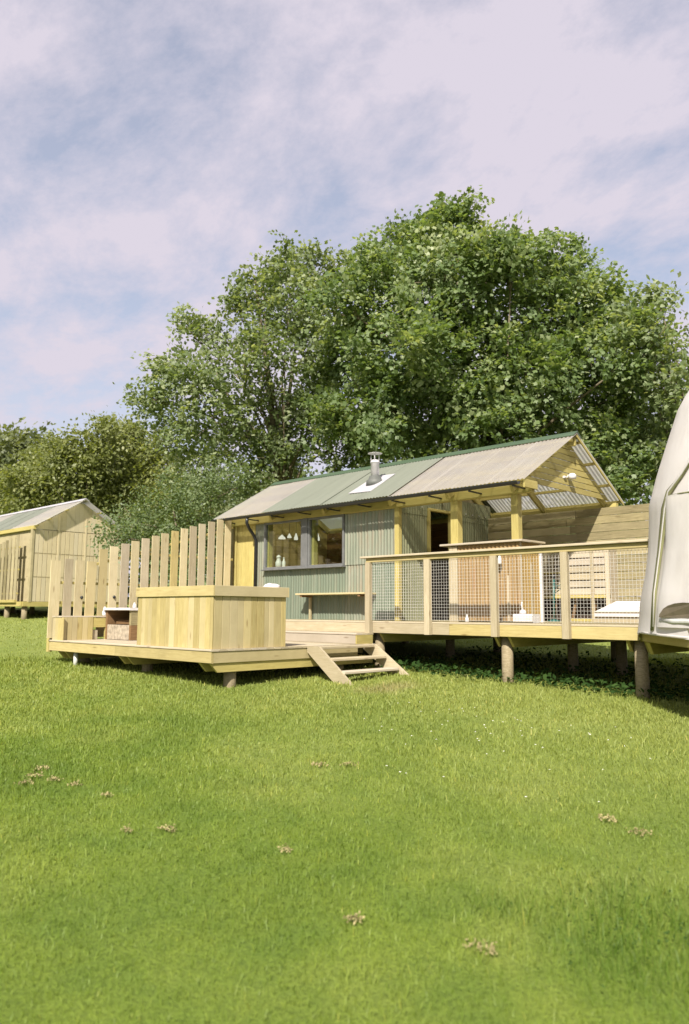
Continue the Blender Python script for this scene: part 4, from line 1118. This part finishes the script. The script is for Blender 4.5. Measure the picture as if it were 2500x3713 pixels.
LOBES_BUSH = [(-18.92, 12.28, 3.17, 0.76), (-20.04, 11.98, 2.72, 0.58), (-17.89, 12.61, 3.48, 0.68), (-19.9, 12.21, 2.27, 0.65), (-17.7, 13.23, 3.66, 0.63), (-18.3, 12.34, 2.49, 0.74), (-19.71, 11.03, 2.3, 0.47), (-17.47, 12.77, 2.84, 0.61), (-16.75, 13.12, 3.55, 0.55), (-19.17, 11.2, 2.15, 0.49)]
MAPLE = np.array([(0, -0.5), (0.40, -0.24), (0.52, 0.10), (0.21, 0.16), (0.0, 0.56), (-0.21, 0.16), (-0.52, 0.10), (-0.40, -0.24)])
OVAL = np.array([(0, -0.5), (0.30, -0.05), (0.0, 0.5), (-0.30, -0.05)])
def leaves(rs, centers, normals, sizes, tones, shape, curl=0.25):
    """one small fan of faces per leaf; returns vertices, triangle loops, tone per vertex"""
    n = len(centers)
    k = len(shape)
    nn = normals / np.linalg.norm(normals, axis=1, keepdims=True)
    ref = rs.normal(size=(n, 3))
    u = np.cross(nn, ref)
    u /= np.linalg.norm(u, axis=1, keepdims=True)
    v = np.cross(nn, u)
    pts = centers[:, None, :] + sizes[:, None, None] * (shape[None, :, 0, None] * u[:, None, :] + shape[None, :, 1, None] * v[:, None, :])
    rr = np.hypot(shape[:, 0], shape[:, 1])
    pts -= (curl * sizes[:, None] * rr[None, :] ** 2)[:, :, None] * nn[:, None, :]
    if k == 4:
        verts = pts.reshape(-1, 3)
        b = np.arange(n)[:, None] * 4
        return verts, np.concatenate([b + [0, 1, 2], b + [0, 2, 3]], 1).ravel(), np.repeat(tones, 4)
    verts = np.concatenate([centers[:, None, :], pts], 1).reshape(-1, 3)
    b = np.arange(n)[:, None] * (k + 1)
    tri = []
    for i in range(k):
        tri.append(np.concatenate([b, b + 1 + i, b + 1 + (i + 1) % k], 1))
    return verts, np.concatenate(tri, 1).ravel(), np.repeat(tones, k + 1)
def crown_points(rs, lobes, dens, clump_n, spread, spikes, inner=0.2):
    C, Nn, T = [], [], []
    lob = list(lobes)
    cen = np.mean([l[:3] for l in lobes], 0)
    for (x, y, z, r) in lobes:
        for _ in range(spikes):
            d = rs.normal(size=3)
            d += 0.9 * (np.array([x, y, z]) - cen) / (np.linalg.norm(np.array([x, y, z]) - cen) + 1e-3) + np.array([0, 0, 0.6])
            d /= np.linalg.norm(d)
            s = rs.uniform(0.22, 0.42) * r
            p = np.array([x, y, z]) + d * r * rs.uniform(0.95, 1.25)
            lob.append((p[0], p[1], p[2], s))
    for (x, y, z, r) in lob:
        nc = max(2, int(dens * r * r))
        d = rs.normal(size=(nc, 3))
        d[:, 2] += 0.25
        d /= np.linalg.norm(d, axis=1, keepdims=True)
        rad = r * np.where(rs.uniform(size=nc) < inner, rs.uniform(0.3, 0.8, nc), rs.uniform(0.75, 1.1, nc))
        cc = np.array([x, y, z]) + d * rad[:, None]
        ct = np.clip(rs.normal(0.50, 0.15, nc), 0, 1)
        # each spray is a drooping fan: long outwards, thin across
        ax = d + rs.normal(size=(nc, 3)) * 0.45
        ax /= np.linalg.norm(ax, axis=1, keepdims=True)
        up = np.array([0.15, -0.25, 1.0]) + rs.normal(size=(nc, 3)) * 0.45 + d * 0.35
        up -= ax * np.sum(up * ax, 1, keepdims=True)
        up /= np.linalg.norm(up, axis=1, keepdims=True)
        sd = np.cross(ax, up)
        e = np.clip(rs.normal(size=(nc, clump_n, 3)), -1.7, 1.7) * spread * np.array([1.5, 1.15, 0.38])
        e[:, :, 2] -= 0.9 * (np.maximum(e[:, :, 0], 0) ** 2)
        P = cc[:, None, :] + e[:, :, 0:1] * ax[:, None, :] + e[:, :, 1:2] * sd[:, None, :] + e[:, :, 2:3] * up[:, None, :]
        N_ = up[:, None, :] * 0.85 + d[:, None, :] * 0.25 + rs.normal(size=(nc, clump_n, 3)) * 0.42
        t = ct[:, None] + rs.normal(0, 0.07, (nc, clump_n)) + (rs.uniform(size=(nc, clump_n)) < 0.05) * rs.uniform(0.1, 0.35, (nc, clump_n))
        C.append(P.reshape(-1, 3)); Nn.append(N_.reshape(-1, 3)); T.append(np.clip(t.ravel(), 0, 1))
    return np.concatenate(C), np.concatenate(Nn), np.concatenate(T)
def limb_mesh(rs, base, lobes, r0, every=1):
    vs, fs = [], []
    def add(pts, rads, n=6):
        v, f = tube_geo(pts, rads, n)
        n0 = len(vs)
        vs.extend(v)
        fs.extend([[a + n0 for a in ff] for ff in f])
    base = V(base)
    cx = sum(l[0] for l in lobes) / len(lobes)
    cy = sum(l[1] for l in lobes) / len(lobes)
    zmax = max(l[2] for l in lobes)
    fork = V((base.x * 0.7 + cx * 0.3, base.y * 0.7 + cy * 0.3, base.z + (zmax - base.z) * 0.28))
    add([base - V((0, 0, 0.4)), base + (fork - base) * 0.5 + V((0.1, 0.05, 0)), fork], [r0 * 1.15, r0 * 0.9, r0 * 0.8], 10)
    add([fork, V(((fork.x + cx) / 2, (fork.y + cy) / 2, (fork.z + zmax) / 2)), V((cx, cy, zmax - 0.5))], [r0 * 0.75, r0 * 0.4, 0.03], 8)
    for i, l in enumerate(lobes):
        if i % every:
            continue
        e = V(l[:3])
        s = fork + V((0, 0, max(0, (e.z - fork.z)) * rs.uniform(0.05, 0.5)))
        mid = s.lerp(e, 0.5) + V((rs.normal() * 0.3, rs.normal() * 0.3, 0.35))
        ra = r0 * rs.uniform(0.16, 0.3)
        add([s, s.lerp(mid, 0.55), mid, e], [ra, ra * 0.8, ra * 0.55, 0.018], 6)
        for _ in range(3):
            d = V((rs.normal(), rs.normal(), rs.normal() + 0.4)).normalized() * l[3] * 0.95
            add([mid.lerp(e, 0.7), e + d * 0.5, e + d], [ra * 0.35, ra * 0.22, 0.008], 4)
    return vs, fs
def tree(name, label, cat, base, lobes, seed, mat, dens, clump_n, spread, size, shape, r0, spikes=2, group=None, limb_every=1, inner=0.2):
    rs = np.random.RandomState(seed)
    bz = g(base[0], base[1])
    t = thing(name, label, cat, (base[0], base[1], bz), group)
    P, N_, T = crown_points(rs, lobes, dens, clump_n, spread, spikes, inner)
    sz = rs.uniform(size[0], size[1], len(P))
    v, l, a = leaves(rs, P - np.array([base[0], base[1], bz]), N_, sz, T, shape)
    np_mesh('crown', v, l, 3, mat, a, t, False, WM[t])
    vs, fs = limb_mesh(rs, (base[0], base[1], bz), lobes, r0, limb_every)
    mesh_obj('trunk', [p - V((base[0], base[1], bz)) for p in vs], fs, 'bark', t, WM[t], True)
    return len(P)
LOBES_MAIN = [(x, y, z - 0.20 * max(0.0, z - 10.2), q) for x, y, z, q in LOBES_MAIN]
LOBES_LEFT = [(x, y, z - 0.15 * max(0.0, z - 9.5), q) for x, y, z, q in LOBES_LEFT]
LOBES_HEDGE = [(x, y, z - 0.16 * max(0.0, z - 5.0), q) for x, y, z, q in LOBES_HEDGE]
nl = 0
nl += tree('sycamore_tree', 'huge dark green sycamore rising behind the cabin roof', 'tree', (-11.8, 18.6), LOBES_MAIN, 3, 'leaf_main', 46, 40, 0.20, (0.085, 0.165), MAPLE, 0.32, 4, limb_every=1)
nl += tree('sycamore_tree', 'paler loose sycamore with sky showing through, left of the huge one', 'tree', (-18.2, 16.8), LOBES_LEFT, 5, 'leaf_left', 30, 34, 0.20, (0.085, 0.16), MAPLE, 0.22, 4)
nl += tree('sycamore_tree', 'smaller tree with bare twigs showing, behind the tent top at the right edge', 'tree', (-7.2, 21.0), LOBES_RIGHT, 6, 'leaf_left', 55, 14, 0.18, (0.10, 0.18), MAPLE, 0.16, 3)
hl = LOBES_HEDGE
nl += tree('hedgerow_tree', 'olive green bushy tree behind the ridge of the neighbouring cabin', 'tree', (hl[4][0], hl[4][1]), [l for l in hl if l[0] > -37.6], 7, 'leaf_hedge', 75, 15, 0.28, (0.14, 0.27), OVAL, 0.16, 4, inner=0.3)
nl += tree('hedgerow_tree', 'yellowish bushy tree above the left end of the neighbouring cabin roof', 'tree', (hl[12][0], hl[12][1]), [l for l in hl if l[0] <= -37.6], 8, 'leaf_hedge', 75, 15, 0.28, (0.14, 0.27), OVAL, 0.14, 4, inner=0.3)
nl += tree('shrub', 'dense grey green shrub rising behind the picket fence', 'shrub', (-18.2, 12.6), LOBES_BUSH, 9, 'leaf_bush', 130, 14, 0.13, (0.06, 0.12), OVAL, 0.06, 5, inner=0.3)
LOWER = [(x_, 19.6 + 0.6 * math.sin(x_ * 1.7), 1.6 + 0.8 * math.sin(x_ * 2.3), 1.35) for x_ in np.arange(-22, -4, 1.25)]
nl += tree('hedge', 'dark hedge filling the gap between cabin and sycamore trunks', 'hedge', (-13, 19.6), LOWER, 12, 'leaf_main', 46, 12, 0.22, (0.12, 0.22), OVAL, 0.05, 2, limb_every=3)
LOW2 = [(x_, 17.4 - 0.5 * math.sin(x_), 0.9 + 0.6 * math.sin(x_ * 2.1), 1.25) for x_ in np.arange(-29, -15.5, 1.2)]
nl += tree('hedge', 'low dark hedge glimpsed through the gaps of the picket fence', 'hedge', (-22, 17.4), LOW2, 14, 'leaf_bush', 46, 12, 0.22, (0.12, 0.22), OVAL, 0.05, 1, limb_every=4)
FARW = list(LOBES_FAR)
rsF = np.random.RandomState(2)
for i in range(40):
    a = i / 39
    FARW.append((-85 + 50 * a + rsF.normal() * 2, 26 + 44 * a + rsF.normal() * 3, 9 + rsF.uniform(-2, 3) - 3 * a, 3.4))
P, N_, T = crown_points(rsF, FARW, 11, 14, 0.55, 2)
v, l, a = leaves(rsF, P, N_, rsF.uniform(0.35, 0.7, len(P)), T, OVAL)
fw_ = np_mesh('far_wood', v, l, 3, 'leaf_far', a)
tag(fw_, 'far dark wood on the skyline at the left edge', None, kind='stuff')
# wooded bank behind the viewer's left, which the window panes mirror
MIR = []
for i in range(46):
    a = i / 45
    MIR.append((-62 + 44 * a + rsF.normal() * 2.0, -16 - 20 * a + rsF.normal() * 2.5, -0.5 + rsF.uniform(0, 8.5) * (1.0 - 0.25 * a), 3.2))
P, N_, T = crown_points(rsF, MIR, 9, 14, 0.5, 2)
v, l, a = leaves(rsF, P, N_, rsF.uniform(0.4, 0.75, len(P)), T, OVAL)
mw_ = np_mesh('wooded_bank', v, l, 3, 'leaf_far', a)
tag(mw_, 'wooded bank across the lawn', None, kind='stuff')

# ------------------------------------------------------------------ grass, weeds, daisies
rs = np.random.RandomState(21)
def to_world(d, lat):
    return d * FW.x / math.hypot(FW.x, FW.y) + lat * RT.x, d * FW.y / math.hypot(FW.x, FW.y) + lat * RT.y
def grass(n, d0, d1, pw, hs, ws, half=0.60):
    uu = rs.uniform(size=n)
    d = (d0 ** pw + uu * (d1 ** pw - d0 ** pw)) ** (1 / pw)
    lat = rs.uniform(-1, 1, n) * (d * half + 0.8)
    x, y = to_world(d, lat)
    return x, y, d
def blades(x, y, h, w, tone, lean):
    n = len(x)
    z = gz(x, y) - 0.006
    az = rs.uniform(0, 2 * math.pi, n)
    la = rs.uniform(0, 2 * math.pi, n)
    wx, wy = np.cos(az) * w / 2, np.sin(az) * w / 2
    lx, ly = np.cos(la) * lean * h, np.sin(la) * lean * h
    p = np.empty((n, 5, 3))
    p[:, 0] = np.stack([x - wx, y - wy, z], -1)
    p[:, 1] = np.stack([x + wx, y + wy, z], -1)
    p[:, 2] = np.stack([x - wx * 0.7 + lx * 0.35, y - wy * 0.7 + ly * 0.35, z + h * 0.6], -1)
    p[:, 3] = np.stack([x + wx * 0.7 + lx * 0.35, y + wy * 0.7 + ly * 0.35, z + h * 0.6], -1)
    p[:, 4] = np.stack([x + lx, y + ly, z + h * (1 - 0.3 * lean)], -1)
    b = np.arange(n)[:, None] * 5
    lp = np.concatenate([b + [0, 1, 3], b + [0, 3, 2], b + [2, 3, 4]], 1).ravel()
    return p.reshape(-1, 3), lp, np.repeat(tone, 5)
parts = []
for (n, d0, d1, pw) in ((330000, 1.5, 15.0, 1.25), (45000, 13.0, 32.0, 1.6)):
    x, y, d = grass(n, d0, d1, pw, None, None)
    # leave the places under the decks thin
    under = ((x > -13.7) & (x < -9.1) & (y > 7.0) & (y < 10)) | ((x > -14) & (x < -4.3) & (y > 10.6) & (y < 14))
    keep = ~under | (rs.uniform(size=n) < 0.25)
    x, y, d = x[keep], y[keep], d[keep]
    m = len(x)
    pn = smooth_noise(x * 1.9 + 3, y * 1.9 - 2) + 0.5 * smooth_noise(x * 5.1, y * 4.7)
    rough = np.exp(-(((x + 1.72) / 0.42) ** 2 + ((y - 3.75) / 0.40) ** 2)) + 0.7 * np.exp(-(((x + 2.2) / 0.14) ** 2 + ((y - 3.40) / 0.14) ** 2)) + 0.6 * np.exp(-(((x + 1.45) / 0.3) ** 2 + ((y - 3.3) / 0.3) ** 2))
    h = np.clip(0.036 * np.exp(rs.normal(0, 0.42, m)), 0.012, 0.11) * (1 + 0.28 * pn) * (1 + 1.5 * rough) * np.clip(0.75 + d * 0.025, 0.8, 1.1)
    w = np.maximum(0.0034, 0.00105 * d) * rs.uniform(0.7, 1.3, m)
    tone = np.clip(rs.normal(0.54, 0.11, m) - 0.45 * np.clip(rough, 0, 1) + 0.05 * pn, 0, 0.9)
    dry_or_sheen = rs.uniform(size=m) < 0.025
    tone[dry_or_sheen] = rs.uniform(0.93, 1.0, dry_or_sheen.sum())
    parts.append(blades(x, y, h, w, tone, rs.uniform(0.1, 0.95, m)))
for i, (v, l, a) in enumerate(parts):
    o = np_mesh('grass', v, l, 3, 'grass', a)
    tag(o, None, None, kind='stuff')
# weeds in the shade of the decks and beside the stilts
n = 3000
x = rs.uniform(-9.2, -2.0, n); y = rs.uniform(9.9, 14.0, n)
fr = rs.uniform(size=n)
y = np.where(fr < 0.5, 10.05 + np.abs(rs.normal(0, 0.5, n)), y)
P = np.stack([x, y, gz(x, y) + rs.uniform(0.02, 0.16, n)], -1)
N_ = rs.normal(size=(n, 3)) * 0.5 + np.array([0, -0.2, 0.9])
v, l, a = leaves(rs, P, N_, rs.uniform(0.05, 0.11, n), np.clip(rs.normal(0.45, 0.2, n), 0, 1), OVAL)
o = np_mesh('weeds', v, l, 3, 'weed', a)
tag(o, None, None, kind='stuff')
# rough dark leaves in the foreground tuft
n = 260
x = rs.normal(-1.72, 0.30, n); y = rs.normal(3.72, 0.28, n)
P = np.stack([x, y, gz(x, y) + rs.uniform(0.015, 0.06, n)], -1)
N_ = rs.normal(size=(n, 3)) * 0.7 + np.array([0, 0, 0.8])
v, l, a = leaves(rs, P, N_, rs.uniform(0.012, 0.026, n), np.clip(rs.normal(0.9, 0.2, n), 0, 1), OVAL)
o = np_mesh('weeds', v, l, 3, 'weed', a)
tag(o, None, None, kind='stuff')
# daisies
n = 60
x = rs.normal(-4.9, 0.75, n); y = rs.normal(7.0, 0.6, n)
x[:14] = rs.uniform(-4.5, -1.5, 14); y[:14] = rs.uniform(4.5, 8.5, 14)
vs, fs = [], []
for i in range(n):
    c = V((x[i], y[i], g(x[i], y[i]) + rs.uniform(0.035, 0.055)))
    n0 = len(vs)
    r = rs.uniform(0.006, 0.009)
    for k in range(8):
        a = k * math.pi / 4
        vs.append(c + V((r * math.cos(a), r * math.sin(a), 0.002 * (k % 2))))
    vs.append(c + V((0, 0, 0.004)))
    fs += [[n0 + k, n0 + (k + 1) % 8, n0 + 8] for k in range(8)]
o = mesh_obj('daisies', vs, fs, 'white_petal')
tag(o, None, None, kind='stuff')

# ------------------------------------------------------------------ lumps of dried cuttings on the lawn
lumps = [(-6.46, 3.06, 0.075, 'dried brown clump uppermost in the cluster at the left edge of the lawn'),
         (-6.09, 2.77, 0.075, 'dried brown clump nearest the left edge of the lawn'),
         (-6.25, 2.90, 0.07, 'dried brown clump in the middle of the left cluster on the lawn'),
         (-6.05, 2.98, 0.06, 'dried brown clump at the right of the left cluster on the lawn'),
         (-5.81, 3.04, 0.05, 'small dried clump just right of the left cluster on the lawn'),
         (-5.37, 3.06, 0.04, 'faint dried clump lying alone right of the left clusters'),
         (-4.92, 4.81, 0.085, 'dried brown clump, left one of a pair below the garden stairs'),
         (-4.72, 4.98, 0.075, 'dried brown clump, right one of a pair below the garden stairs'),
         (-4.55, 2.75, 0.03, 'tiny dried clump, left of a smeared one on the left lawn'),
         (-4.38, 2.95, 0.055, 'smeared dried clump on the left part of the lawn'),
         (-3.55, 3.21, 0.035, 'small dried clump near the middle of the lawn'),
         (-2.63, 2.81, 0.055, 'largest dried brown clump, low in the middle of the lawn'),
         (-2.05, 3.01, 0.06, 'spread dried clump in front of the dark rough tuft'),
         (-2.43, 5.07, 0.08, 'dried brown clump, upper of two on the right lawn'),
         (-2.17, 4.96, 0.075, 'dried brown clump, lower of two on the right lawn')]
for i, (x, y, r, lab) in enumerate(lumps):
    q = np.random.RandomState((140 if i != 12 else 171) + i)
    n = 70
    px = np.clip(q.normal(0, r * 0.5, n), -r, r) * (1.6 if i in (9, 12) else 1.0); py = np.clip(q.normal(0, r * 0.45, n), -r, r)
    pz = 0.016 + np.abs(q.normal(0, 0.010, n)) + 0.008 * np.exp(-(px ** 2 + py ** 2) / (r * r * 0.4))
    P = np.stack([px, py, pz], -1)
    N_ = q.normal(size=(n, 3)) * 0.6 + np.array([0, 0, 0.7])
    v, l, a = leaves(q, P, N_, q.uniform(0.010, 0.028, n) * (0.6 + r * 6), np.full(n, 0.5), OVAL)
    o = np_mesh('dried_clump', v, l, 3, 'dry_grass', a, None, False, Matrix.Translation(V((x, y, g(x, y)))))
    tag(o, lab, 'clump', 'dried clumps on the lawn')
print('leaves', nl, 'objects', len(bpy.data.objects))
